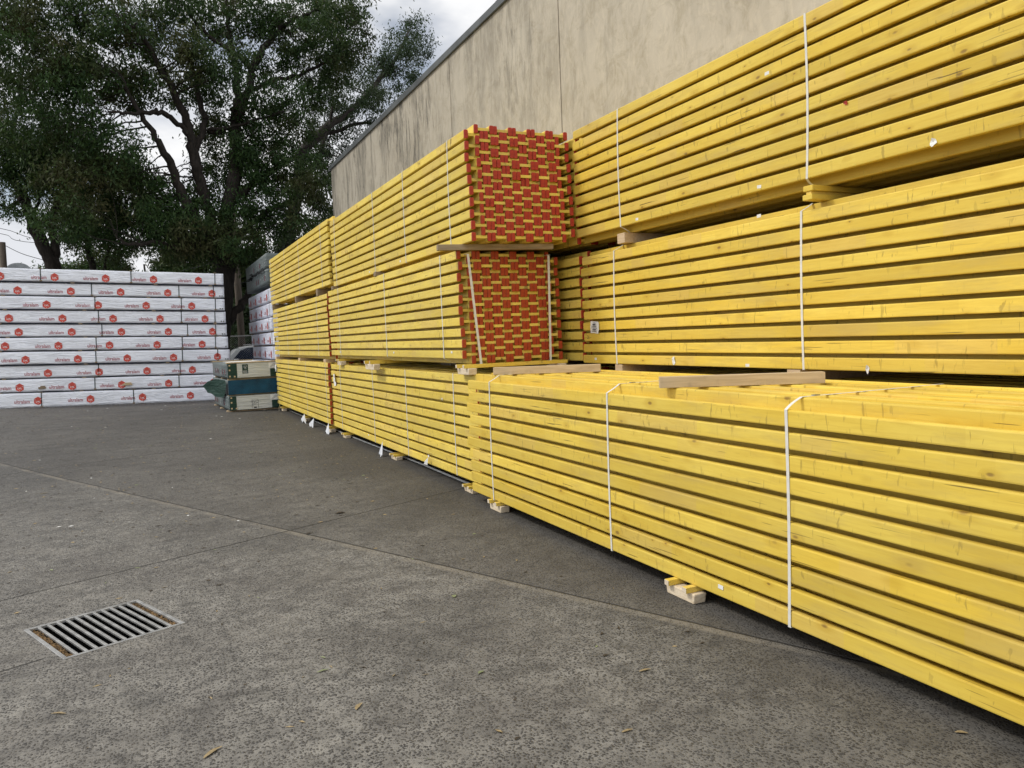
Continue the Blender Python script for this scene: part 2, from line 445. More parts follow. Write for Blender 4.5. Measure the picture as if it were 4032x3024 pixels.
# ------------------------------------------------------------------ formwork beams
P = .0537; DY = .2015; FH = .08
def flange(bm, x0, L, lo=1):
    r = .016; pts = []
    for cy, cz, a0 in ((r, r, 180), (L - r, r, 270), (L - r, FH - r, 0), (r, FH - r, 90)):
        for k in range(4):
            a = R(a0 + 30 * k); pts.append((cy + r * math.cos(a), cz + r * math.sin(a)))
    A = [bm.verts.new((x0, y, z)) for y, z in pts]; B = [bm.verts.new((x0 + .04, y, z)) for y, z in pts]
    n = len(pts); fa = bm.faces.new(A); fb = bm.faces.new(B)
    for k in range(n): bm.faces.new((A[k], A[(k + 1) % n], B[(k + 1) % n], B[k]))
    es = list(fa.edges) + list(fb.edges)
    bmesh.ops.bevel(bm, geom=es, offset=.0075, segments=2, profile=.6, affect='EDGES')
def beam_mesh(L):
    bm = bmesh.new(); flange(bm, 0, L); flange(bm, .16, L)
    add_box(bm, .0395, .1605, .001, L - .001, .0265, .0535)
    return bm_mesh(bm, 'beam')
def cap_mesh():
    bm = bmesh.new(); c = .010
    pts = [(c * .5, 0), (.04 - c * .5, 0), (.04, c), (.04, FH - c), (.04 - c * .5, FH), (c * .5, FH), (0, FH - c), (0, c)]
    A = [bm.verts.new((x, -.012, z)) for x, z in pts]; B = [bm.verts.new((x, .004, z)) for x, z in pts]
    fa = bm.faces.new(A); bm.faces.new(B)
    for k in range(8): bm.faces.new((A[k], A[(k + 1) % 8], B[(k + 1) % 8], B[k]))
    bmesh.ops.bevel(bm, geom=list(fa.edges), offset=.0045, segments=2, profile=.6, affect='EDGES')
    # moulded rib across the plate
    add_box(bm, .006, .034, -.0135, -.0115, .036, .044)
    return bm_mesh(bm, 'end_cap')
CAP = cap_mesh(); CAP2 = CAP.copy()
def hull(kind):
    w = 4 * DY + .2; t18, t19 = 18 * P + FH, 19 * P + FH; e = .0025
    if kind == 'bo': return [(-e, -e), (w + e, -e), (w + .1 + e, P - e), (w + .1 + e, t19 + e), (.1 - e, t19 + e), (-e, t18 + e)]
    return [(.1 - e, -e), (w + .1 + e, -e), (w + .1 + e, t18 + e), (w + e, t19 + e), (-e, t19 + e), (-e, P - e)]
def ribbon(pts, along, w=.018, th=.0012, seg=1, wob=0.0):
    """closed strap loop; pts are Vectors, along = width direction"""
    bm = bmesh.new(); path = []
    n = len(pts)
    for i in range(n):
        a, b = pts[i], pts[(i + 1) % n]
        for k in range(seg):
            t = k / seg; q = a.lerp(b, t)
            path.append(q + along * wob * math.sin(math.pi * t) * (1 if i % 2 else -1))
    cen = sum(path, Vector()) / len(path); rows = []
    m = len(path)
    for i, p in enumerate(path):
        d = (path[(i + 1) % m] - path[i - 1]).normalized(); o = d.cross(along).normalized()
        if o.dot(p - cen) < 0: o = -o
        rows.append([bm.verts.new(p - along * w / 2), bm.verts.new(p + along * w / 2), bm.verts.new(p + along * w / 2 + o * th), bm.verts.new(p - along * w / 2 + o * th)])
    for i in range(m):
        A, B = rows[i], rows[(i + 1) % m]
        for k in range(4): bm.faces.new((A[k], A[(k + 1) % 4], B[(k + 1) % 4], B[k]))
    return bm_mesh(bm, 'strap')
TAGM = box_mesh('tag', -.002, 0, -.02, .02, -.011, .011)
def sheet(w, h, n=6, curl=.01):
    bm = bmesh.new()
    g = [[bm.verts.new((-.003 - curl * (abs(i / n - .5) * 2) ** 2 * random.uniform(.3, 1), -w / 2 + w * i / n, -h / 2 + h * j / n)) for j in range(n + 1)] for i in range(n + 1)]
    for i in range(n):
        for j in range(n): bm.faces.new((g[i][j], g[i + 1][j], g[i + 1][j + 1], g[i][j + 1]))
    return bm_mesh(bm, 'label_sheet', True)
def bundle(label, x, y0, L, z, kind, mat, straps, caps=True, red=RED, jit=.018, lean=0.0, seed=0, scraps=(), tags=()):
    rr = random.Random(seed)
    t = empty('beam_bundle', (x, y0, z)); tag(t, label, 'beam bundle', 'strapped bundles of yellow formwork beams')
    bmsh = beam_mesh(L); cap = CAP if red is RED else CAP2
    for i in range(20):
        outer = (i % 2 == 0) == (kind == 'bo')
        xo = 0 if outer else .1
        rowy = rr.gauss(0, jit * .8) + lean * (i / 19 - .5)
        for k in range(5):
            b = bpy.data.objects.new('beam', bmsh)
            if not bmsh.materials: bmsh.materials.append(mat)
            dy = rowy + rr.gauss(0, jit * .35)
            dx = rr.uniform(-.0006, .0006) if k else rr.uniform(-.003, .001)
            b.location = (xo + k * DY + dx, dy, i * P); link(b, t)
            if caps:
                for cx in (0, .16):
                    c = bpy.data.objects.new('end_cap', cap)
                    if not cap.materials: cap.materials.append(red)
                    c.location = (cx, rr.choice((0, 0, 0, -.002, .002)), 0); link(c, b)
    H = hull(kind)
    for s in straps:
        me = ribbon([Vector((a, 0, b)) for a, b in H], Vector((0, 1, 0)), seg=6, wob=rr.uniform(.004, .02) * rr.choice((1, -1)))
        mobj('strap', me, STRAP, t, (0, s - y0, 0))
    for (sy, sz, kd) in tags:
        o = mobj('tag', TAGM, PAPER, t, (-.001, sy - y0, sz - z), (rr.uniform(-.1, .1), 0, 0))
    return t
SEAL = M_plain('steel_strap_seal', (.30, .30, .29), .35, .1, 9, .5, .8)
# near row (face at x = 2.72..2.83)
B1 = bundle('long yellow beam bundle nearest the camera with open top and white straps', 2.725, .87, 5.9, .095, 'bo', Y1, (1.15, 2.753, 4.326, 6.25), False, RED, .02, 0, 11,
       tags=((3.246, .15, 0),))
C1 = bundle('lowest yellow beam bundle of the middle stack, white paper near its far end', 2.834, 6.80, 6.36, .078, 'to', Y2, (7.419, 9.032, 10.546, 12.514), True, RED2, .012, 0, 12,
       tags=((8.3, .22, 0), (10.9, .2, 0)))
C2 = bundle('yellow beam bundle whose red capped ends are crossed by two white straps', 2.786, 7.04, 5.82, 1.283, 'to', Y2, (7.523, 9.585, 12.149), True, RED2, .011, .05, 13,
       tags=((12.2, 1.39, 0), (9.3, 1.39, 0), (7.3, 1.4, 0)))
C3 = bundle('topmost yellow bundle of the middle stack with a woven pattern of red ends', 2.829, 6.80, 5.85, 2.441, 'bo', Y2, (7.294, 8.771, 10.099, 12.366), True, RED, .011, .10, 14,
       tags=((9.0, 2.48, 0), (10.4, 2.48, 0), (7.6, 2.47, 0)))
A1 = bundle('lowest yellow bundle of the far stack with torn plastic hanging below it', 2.79, 13.20, 5.79, .100, 'to', Y2, (13.41, 15.227, 17.183, 18.8), True, RED2, .016, 0, 15)
A2 = bundle('middle yellow bundle of the three in the far stack', 2.80, 13.06, 5.98, 1.260, 'to', Y2, (13.935, 15.80, 17.157, 18.556), True, RED2, .02, 0, 16)
A3 = bundle('top yellow bundle of the far stack, next to the green wrapped packs', 2.795, 12.72, 6.45, 2.489, 'bo', Y2, (13.30, 15.388, 17.01, 18.95), False, RED2, .03, -.06, 17)
# second row (face at x = 3.98), against the wall
R1 = bundle('yellow bundle on the ground behind the nearest one, under the right stack', 3.985, .86, 5.9, .055, 'bo', Y1, (4.1, 6.1), False, RED, .012, 0, 21)
R2 = bundle('yellow bundle at mid height on the right with a white printed sheet', 3.985, .84, 5.9, 1.242, 'bo', Y1, (2.0, 3.862, 6.132), False, RED, .018, 0, 22,
       tags=((6.51, 1.285, 0), (4.398, 1.26, 0), (4.253, 2.32, 0)))
R3 = bundle('highest yellow beam bundle at top right against the concrete wall', 3.975, .92, 5.9, 2.438, 'to', Y1, (2.0, 3.80, 5.99), False, RED, .02, 0, 23,
       tags=((4.141, 3.27, 0), (5.732, 2.52, 0), (4.235, 2.52, 0)))
D1 = bundle('hidden lowest yellow bundle between the middle stack and the wall', 4.00, 6.84, 5.85, .08, 'bo', Y2, (8, 11), True, RED, .01, 0, 24)
D2 = bundle('yellow bundle glimpsed in the gap right of the strapped red ends', 3.99, 6.772, 5.85, 1.262, 'bo', Y2, (8, 11), True, RED, .012, 0, 25)
D3 = bundle('yellow beam bundle glimpsed behind the topmost red capped bundle, beside the wall', 3.99, 6.80, 5.85, 2.43, 'bo', Y2, (8, 11), True, RED, .012, 0, 26)

for yy, xx in ((2.753, .19), (4.326, .20), (6.25, .16), (1.15, .2)):
    mobj('strap_seal', box_mesh('strap_seal', -.018, .018, -.012, .012, 0, .004, .001), SEAL, B1, (xx, yy - .87, 19 * P + FH + .004))
# two long straps over the ends of the middle red-ended bundle
for (xa, xb, zt, zb) in ((2.868, 2.955, 1.283 + 1.06, 1.283 - .004), (3.746, 3.722, 1.283 + 1.06, 1.283 - .004)):
    L0, L1 = 7.00 - .035, 7.04 + 5.82 + .03
    pts = [Vector((xa, L0 + .005, zt)), Vector((xb, L0 - .01, zb)), Vector((xb, L1, zb)), Vector((xa, L1, zt))]
    bm = bmesh.new(); w = .012
    for a, b in zip(pts, pts[1:] + pts[:1]):
        d = (b - a).normalized(); side = Vector((1, 0, 0)); o = d.cross(side).normalized() * .0008
        q = [a - side * w, a + side * w, b + side * w, b - side * w]
        v1 = [bm.verts.new(p + o) for p in q]; v2 = [bm.verts.new(p - o) for p in q]
        bm.faces.new(v1); bm.faces.new(v2)
        for k in range(4): bm.faces.new((v1[k], v1[(k + 1) % 4], v2[(k + 1) % 4], v2[k]))
    me = bm_mesh(bm, 'end_strap'); me.transform(Matrix.Translation(-Vector(C2.location))); mobj('end_strap', me, STRAP, C2)
# red chalk smear, marker writing and sheets
me = text_mesh('- 26 -', .10, 'marker_writing'); mobj('marker_writing', me, INK, R2, (-.0015, 6.64 - .84, 1.497 - 1.242), (R(90), 0, R(-90)))
me = sheet(.15, .115); s = mobj('label_sheet', me, PAPER, R2, (-.002, 6.50 - .84, 1.592 - 1.242), (R(4), 0, 0))
bm = bmesh.new()
for i, (w, h) in enumerate(((.05, .004), (.06, .012), (.10, .005), (.10, .004), (.06, .009), (.09, .006))):
    add_box(bm, -.0145, -.0138, -w / 2 + random.uniform(-.01, .01), w / 2, .042 - i * .016 - h / 2, .042 - i * .016 + h / 2)
mobj('printed_lines', bm_mesh(bm, 'printed_lines'), INK, s)
me = sheet(.12, .20, 6, .03); mobj('label_sheet', me, PAPER, C1, (-.004, 12.85 - 6.80, .93 - .078), (R(-14), 0, 0))
for b, yy, zz in ((A1, 18.85, 1.0), (A2, 18.87, 1.68)):
    me = sheet(.12, .16, 6, .03); mobj('label_sheet', me, PAPER, b, (-.004, yy - b.location.y, zz - b.location.z))
SMEAR = M_plain('pink_chalk', (.72, .30, .20), .8, .3, 40)
# torn plastic scraps hanging from under the far bundles
def scrap(parent, y, zt, w, h, seed):
    rr = random.Random(seed); bm = bmesh.new(); px, py, pz = parent.location
    top = bm.verts.new((-.03, 0, 0)); n = 5
    low = [bm.verts.new((-.05 - .05 * rr.random(), -w / 2 + w * i / n, -h * (.65 + .5 * abs(math.sin(i * 2.1 + seed))))) for i in range(n + 1)]
    for a, b in zip(low, low[1:]): bm.faces.new((top, a, b))
    me = bm_mesh(bm, 'torn_plastic'); mobj('torn_plastic', me, WRAPSCR, parent, (0, y - py, zt - pz))
WRAPSCR = M_plain('torn_white_plastic', (.66, .68, .72), .5, .1, 8)
for i, (y, zt, w, h) in enumerate(((18.4, .23, .16, .20), (15.45, .17, .55, .17), (14.52, .16, .40, .17), (13.25, .18, .38, .20))):
    scrap(A1, y, zt, w, h, i)
for i, (y, zt, w, h) in enumerate(((10.08, .20, .16, .20), (8.23, .22, .10, .07))): scrap(C1, y, zt, w, h, i + 7)
# small torn labels on the right bundles
def torn(parent, y, z, w, h, seed, mat=PAPER):
    rr = random.Random(seed); bm = bmesh.new(); n = 9
    vs = [bm.verts.new((-.003 - .012 * rr.random(), w / 2 * math.cos(2 * math.pi * k / n) * rr.uniform(.6, 1.1), h / 2 * math.sin(2 * math.pi * k / n) * rr.uniform(.6, 1.1))) for k in range(n)]
    c = bm.verts.new((-.004, 0, 0))
    for k in range(n): bm.faces.new((c, vs[k], vs[(k + 1) % n]))
    mobj('torn_label', bm_mesh(bm, 'torn_label'), mat, parent, (0, y - parent.location.y, z - parent.location.z))
torn(R2, 5.27, 1.285, .05, .09, 3); torn(R3, 2.9, 2.51, .06, .05, 4); torn(R2, 3.35, 1.255, .03, .06, 8)
torn(R3, 3.478, 2.883, .035, .03, 5, RED); torn(C1, 7.75, .90, .04, .04, 6)

# ------------------------------------------------------------------ bearers and loose timbers
BLOCKW = M_wood('cut_block_timber', (.60, .48, .33), (.78, .68, .52), (9, 9, 40))
def bearer(label, x, y, z0, h, w=.10, L=1.25, slats=True, mat=PINE, grp='timber bearers under the lowest bundles', out=.07):
    """block running across under a bundle; its end sticks out towards the yard"""
    t = empty('timber_bearer', (x, y, z0)); tag(t, label, 'timber bearer', grp)
    hb = h * (.64 if slats else 1); w = w * (.86 if slats else 1)
    if slats:
        for xx in (-out, L - out - .12):
            bm = bmesh.new(); add_box(bm, xx, xx + .085, -w * 1.18, w * 1.18, 0.001, hb - .001, .006)
            for v in bm.verts:
                if v.co.z < .02 and abs(v.co.y) > w: v.co.y *= .93
            mobj('block', bm_mesh(bm, 'block'), BLOCKW, t)
    else: mobj('block', box_mesh('block', -out, L - out, -w, w, 0.001, hb - .001, .004), mat, t)
    if slats:
        for s in (-1, 1):
            bm = bmesh.new(); add_box(bm, -out - .03, L - out, s * w * .72 - .02, s * w * .72 + .02, hb, h - .001, .003)
            me = bm_mesh(bm, 'slat'); mobj('slat', me, Y1, t)
            bm = bmesh.new(); add_box(bm, -out - .033, -out - .0305, s * w * .72 - .018, s * w * .72 + .018, hb + .002, h - .003)
            mobj('slat_end', bm_mesh(bm, 'slat_end'), ENDW, t)
    return t
bearer('pale timber bearer on the ground under the nearest bundle, halfway along it', 2.76, 3.56, 0, .095, .13, 1.2)
bearer('pale timber bearer under the far end of the nearest bundle', 2.79, 6.22, 0, .095, .12, 1.2)
bearer('timber bearer under the near end of the nearest bundle, at the right edge', 2.79, 1.25, 0, .095, .12, 1.2)
bearer('timber bearer just behind the nearest bundle, under the middle stack', 2.90, 7.12, 0, .078, .11, 1.2)
bearer('timber bearer under the middle of the middle stack, beside the white pipe', 2.90, 9.68, 0, .078, .12, 1.2)
bearer('timber bearer under the far end of the middle stack', 2.90, 12.42, 0, .078, .11, 1.2)
bearer('timber bearer under the near end of the far stack', 2.88, 13.42, 0, .10, .12, 1.2)
bearer('timber bearer under the middle of the far stack, behind torn plastic', 2.88, 15.7, 0, .10, .13, 1.2)
bearer('timber bearer under the far end of the far stack, beside the green packs', 2.88, 18.5, 0, .10, .12, 1.2)
for y, w in ((1.4, .1), (3.6, .1), (6.2, .1), (7.4, .1), (9.8, .1), (12.3, .1)):
    bearer('timber bearer on the ground under the bundles against the wall', 4.1, y, 0, .055 if y < 6.5 else .08, w, 1.1, False, PINE, 'bearers hidden under the wall side stack', 0)
G2 = 'timber pieces between stacked bundles'
bearer('jutting pale block with yellow offcut between lower and middle bundles', 2.86, 10.13, 1.163, .12, .22, 1.2, True, PINE, G2, .17)
bearer('pale block under the red ended corner of the middle bundle', 2.86, 6.98, 1.183, .099, .15, 1.1, True, PINE, G2, .09)
bearer('timber piece below the far end of the middle bundle, middle stack', 2.88, 12.3, 1.18, .10, .13, 1.1, True, PINE, G2, .10)
for y, z, h, lb in ((19.05, 1.2, .059, 'outermost timber between lower and middle bundles, poking past the far stack'),
                    (16.0, 1.2, .059, 'timber between lower and middle bundles of the far stack, half way'), (13.55, 1.2, .059, 'timber between lower and middle bundles of the far stack, near its near end')):
    bearer(lb, 2.84, y, z, h, .09, 1.1, False, PINE, G2, .03)
for y, z, h, lb in ((18.9, 2.36, .128, 'weathered timber at the far end under the top bundle of the far stack'), (15.85, 2.36, .128, 'weathered timber half way under the top bundle of the far stack'),
                    (13.75, 2.36, .128, 'dark weathered timber block at the near end under the top bundle of the far stack')):
    bearer(lb, 2.83, y, z, h, .06, 1.1, False, GREYW, G2, .05)
for y, lb in ((9.95, 'weathered timber half way under the top bundle, middle stack'), (12.5, 'weathered timber at the far end under the top bundle of the middle stack')):
    bearer(lb, 2.83, y, 2.384, .056, .05, 1.1, False, GREYW, G2, .06)
for y, z, h, lb in ((6.12, 1.156, .085, 'rounded pale block under the far end of the mid height right bundle'), (3.96, 1.156, .085, 'pale block under the middle of the mid height right bundle'), (1.6, 1.156, .085, 'pale block under the near end of the mid height right bundle'),
                    (6.02, 2.343, .094, 'pale block under the far end of the top right bundle'), (1.6, 2.343, .094, 'pale block under the near end of the top right bundle')):
    bearer(lb, 4.02, y, z, h, .06, 1.05, False, PINE, G2, .03)
for y in (8.0, 11.5):
    bearer('timber between the bundles against the wall', 4.05, y, 1.181, .08, .05, 1.0, False, PINE, 'timbers hidden behind the middle stack', 0)
    bearer('timber between the bundles against the wall', 4.05, y, 2.363, .066, .05, 1.0, False, PINE, 'timbers hidden behind the middle stack', 0)
# chewed yellow beam offcut between the two right bundles
t = empty('beam_offcut', (3.93, 3.76, 2.343)); tag(t, 'short rough yellow beam offcut wedged between the two tall right bundles', 'beam offcut')
mobj('flange', box_mesh('flange', 0, 1.0, -.04, .04, 0, .036, .005), Y1, t); mobj('web', box_mesh('web', .012, 1.0, -.022, .02, .0365, .056, .003), Y1, t)
mobj('flange', box_mesh('flange', .004, 1.0, -.042, .038, .0565, .093, .005), Y1, t)
def timber(label, a, b, w, h, mat, z):
    a = Vector((*a, z)); b = Vector((*b, z)); d = b - a; L = d.length
    me = box_mesh('loose_timber', 0, L, -w / 2, w / 2, 0, h, .003)
    o = mobj('loose_timber', me, mat, None, a, (0, 0, math.atan2(d.y, d.x))); tag(o, label, 'timber', 'loose timbers laid across the bundles')
    return o
PX = M_wood('fresh_pine', (.46, .35, .21), (.60, .47, .30), (3, 40, 40))
timber('smooth pale timber lying across the nearest bundle, right of the strap', (2.76, 3.80), (3.57, 3.31), .07, .066, PX, 1.1985)
timber('pale timber across the far end of the nearest bundle by the red ends', (2.825, 6.37), (3.62, 5.84), .07, .066, PX, 1.1985)
GX = M_wood('grey_timber', (.26, .20, .13), (.42, .33, .22), (3, 40, 40))
timber('weathered timber sticking out between the two red ended bundles', (2.60, 7.09), (3.74, 6.87), .075, .0545, GX, 2.3855)
me = sheet(.10, .05, 4, .01); o = mobj('paper_scrap', me, PAPER, None, (2.86, 3.75, 1.197 + .0), (0, R(90), R(30))); tag(o, 'crumpled white paper scrap beside the smooth timber on the nearest bundle', 'paper scrap')
# white pipe on the ground
bm = bmesh.new(); add_tube(bm, [(Vector((2.985, 7.0, .014)), .012), (Vector((2.99, 9, .014)), .012), (Vector((2.94, 12.9, .014)), .012), (Vector((2.95, 18.6, .014)), .012)], 8)
o = mobj('white_pipe', bm_mesh(bm, 'white_pipe'), M_plain('white_pvc', (.55, .56, .56), .4), None); tag(o, 'thin white pipe lying on the ground under the middle and far stacks', 'pipe')

# ------------------------------------------------------------------ white wrapped packs on the left
def hexlogo():
    def poly(bm, pts, y): return bm.faces.new([bm.verts.new((x, y, z)) for x, z in pts])
    r = .112
    bm = bmesh.new(); poly(bm, [(r * .93 * math.sin(R(60 * k)), r * math.cos(R(60 * k))) for k in range(6)], 0)
    h = bm_mesh(bm, 'hexagon_logo')
    bm = bmesh.new()
    def bar(x0, z0, x1, z1, w):
        d = Vector((x1 - x0, z1 - z0)).normalized() * 1; nx, nz = -d.y * w / 2, d.x * w / 2
        poly(bm, [(x0 + nx, z0 + nz), (x1 + nx, z1 + nz), (x1 - nx, z1 - nz), (x0 - nx, z0 - nz)], -.001)
    bar(-.098, .050, -.050, .024, .007); bar(.098, .050, .050, .024, .007); bar(0, -.108, 0, -.066, .008)
    l = bm_mesh(bm, 'cube_lines')
    t = text_mesh('LVL', .098, 'lvl_lettering', .9, .03); t.transform(Matrix.Rotation(R(90), 4, 'X')); t.transform(Matrix.Translation((0, -.0012, -.022)))
    # embolden
    u = text_mesh('ultralam', .345, 'wordmark', 1.25, .012); u.transform(Matrix.Rotation(R(90), 4, 'X'))
    return h, l, t, u
HEX, CUB, LVL, UL = hexlogo()
for me, mt in ((HEX, LOGO), (CUB, LOGOW), (LVL, LOGOW), (UL, TXT)): me.materials.append(mt)
def logo(parent, x, z, y, rot=0, word=True):
    rz = (0, 0, R(rot))
    h = mobj('hexagon_logo', HEX, None, parent, (x, y, z), rz)
    mobj('cube_lines', CUB, None, h); mobj('lettering', LVL, None, h)
    if word:
        d = Vector((-.36, 0, -.012)); d.rotate(Matrix.Rotation(R(rot), 3, 'Z'))
        mobj('wordmark', UL, None, parent, (x + d.x, y + d.y, z + d.z), rz)
def wrap_mesh(L, D, H, nx=60, amp=.006, seed=0):
    rr = np.random.default_rng(seed)
    bm = bmesh.new(); add_box(bm, 0, L, 0, D, 0, H)
    bmesh.ops.subdivide_edges(bm, edges=[e for e in bm.edges if abs(e.verts[0].co.x - e.verts[1].co.x) > .5], cuts=nx, use_grid_fill=True)
    bmesh.ops.subdivide_edges(bm, edges=[e for e in bm.edges if abs(e.verts[0].co.z - e.verts[1].co.z) > H * .8], cuts=5, use_grid_fill=True)
    ph = rr.uniform(0, 6, 6)
    for v in bm.verts:
        x, y, z = v.co; edge = min(1, 4 * min(z, H - z) / H + .15)
        a = math.sin(x * 5.1 + z * 16 + ph[0]) * .5 + math.sin(x * 11.3 - z * 21 + ph[1]) * .3 + math.sin(x * 2.3 + ph[2]) * .6
        if y < D / 2: v.co.y += amp * a * edge - amp * .4
        if z < H * .1: v.co.z += -abs(.005 * math.sin(x * 2.7 + ph[3])) + .003 * math.sin(x * 9 + ph[4])
        if z > H * .9: v.co.z += .0035 * math.sin(x * 3.1 + ph[5])
    bmesh.ops.bevel(bm, geom=[e for e in bm.edges if e.calc_face_angle(0) > 1.0], offset=.008, segments=2, affect='EDGES')
    return bm_mesh(bm, 'wrapping', True)
HEXX = [[-3.25, -2.03, -.83, .35, 1.51], [-2.89, -1.68, -.49, .69, 1.85], [-3.46, -2.26, -1.06, .12, 1.29], [-3.13, -1.92, -.72, .45, 1.62], [-2.94, -1.73, -.54, .64, 1.80],
        [-3.26, -2.06, -.85, .33, 1.50], [-2.83, -1.63, -.44, .73, 1.89], [-3.55, -2.35, -1.15, .03, 1.20], [-3.01, -1.81, -.62, .56, 1.75], [-2.62, -1.40, -.13, 1.10]]
STRX = [[-2.35, -.21, 1.95], [-1.19, .98, 1.89], [-1.13, 1.02, 1.92], [-1.07, 1.0, 1.89], [-1.01, 1.14, 1.89], [-1.17, .98, 1.86], [-1.2, .96, 1.9], [-1.16, .88], [-1.27, .83], [-2.54, -.35]]
GREYM = M_plain('grey_print', (.22, .24, .22), .7, .1, 5)
NUM = ['topmost', 'second from the top', 'third from the top', 'fourth from the top', 'fifth from the top', 'sixth from the top', 'fourth from the bottom', 'third from the bottom', 'second from the bottom', 'lowest']
NAVY = M_plain('navy_gap_shade', (.008, .010, .022), .7, .1, 5)
YW = 23.86; TILT = -.029
def zt(k, x): return 3.640 - .3625 * k + .029 * (2.2 - x)
for k in range(10):
    x0 = -4.0 + random.uniform(-.05, .05); x1 = (2.18, 2.18, 2.17, 2.18, 2.19, 2.20, 2.23, 2.20, 2.2, 2.17)[k]
    H = .328 if k < 9 else .385; D = 1.2; L = x1 - x0
    yy = YW + (.0, .02, .0, .01, .03, .0, -.01, .02, .0, -.03)[k]
    zb = zt(k, x1) - H
    t = empty('wrapped_timber_pack', (x1, yy, zb), (0, math.atan(.029), 0))
    tag(t, 'white wrapped pack with red hexagons, %s in the left stack' % NUM[k], 'timber pack', 'white wrapped timber packs')
    me = wrap_mesh(L, D, H, 70, .007, k); me.transform(Matrix.Translation((-L, 0, 0)))
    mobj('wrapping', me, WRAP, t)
    for hx in HEXX[k]:
        if hx - .1 > x0: logo(t, hx - x1, H - .212, -.014)
    for sx in STRX[k]:
        bm = bmesh.new(); add_box(bm, -.011, .011, -.014, -.0125, 0, H + .004); add_box(bm, -.011, .011, -.0135, D, H + .0045, H + .0056)
        s = mobj('strap', bm_mesh(bm, 'pack_strap'), STR_D, t, (sx - x1, 0, 0))
        bm = bmesh.new(); add_box(bm, -.035, .035, -.02, .05, H + .006, H + .02, .003); add_box(bm, -.03, .03, -.019, -.0145, .004, .035, .002)
        mobj('corner_protector', bm_mesh(bm, 'corner_protector'), GREYW, s)
    if k < 9: mobj('gap_shade_strip', box_mesh('gap_shade_strip', -L + .004, -.004, -.011, D, -.038, -.004), NAVY, t)  # dark navy strip fills the gap below the pack, its shade in the colour
    for j, fx in enumerate((.12, .42, .72, .96)):
        hh = .018 if k < 9 else .1
        bx_ = -L + L * fx + (.1 if k == 9 else random.uniform(-.3, .1))
        me = box_mesh('skid', bx_ - .045, min(bx_ + .045, -.02), -.018, D, -hh - (.022 if k < 9 else .06), -.008, .003); mobj('skid', me, GREYW if k < 9 else PINE, t)
    if k in (1, 2, 3, 4, 5, 6, 7):   # little printed square marks
        bm = bmesh.new()
        for mx in ((-.06, -.12) if k != 5 else (-.06,)): add_box(bm, mx - .018, mx + .018, -.0165, -.0155, .03, .065)
        mobj('printed_mark', bm_mesh(bm, 'printed_mark'), GREYM, t)
# loose wooden offcuts on the ledge of the lowest pack
for (x, z, w, lb) in ((-2.5, .62, .17, 'small grey wood offcut on the left ledge of the lowest white pack'), (-.48, .585, .24, 'orange brown wood offcut on the ledge of the lowest white pack')):
    bm = bmesh.new(); add_box(bm, -w / 2, w / 2, -.05, .03, 0, .045, .004); add_box(bm, -w / 2 + .05, w / 2 - .02, -.04, .04, .0455, .075, .004)
    o = mobj('wood_offcut', bm_mesh(bm, 'wood_offcut'), PX if w > .2 else GREYW, None, (x, YW - .02, z), (0, 0, R(14))); tag(o, lb, 'wood offcut')

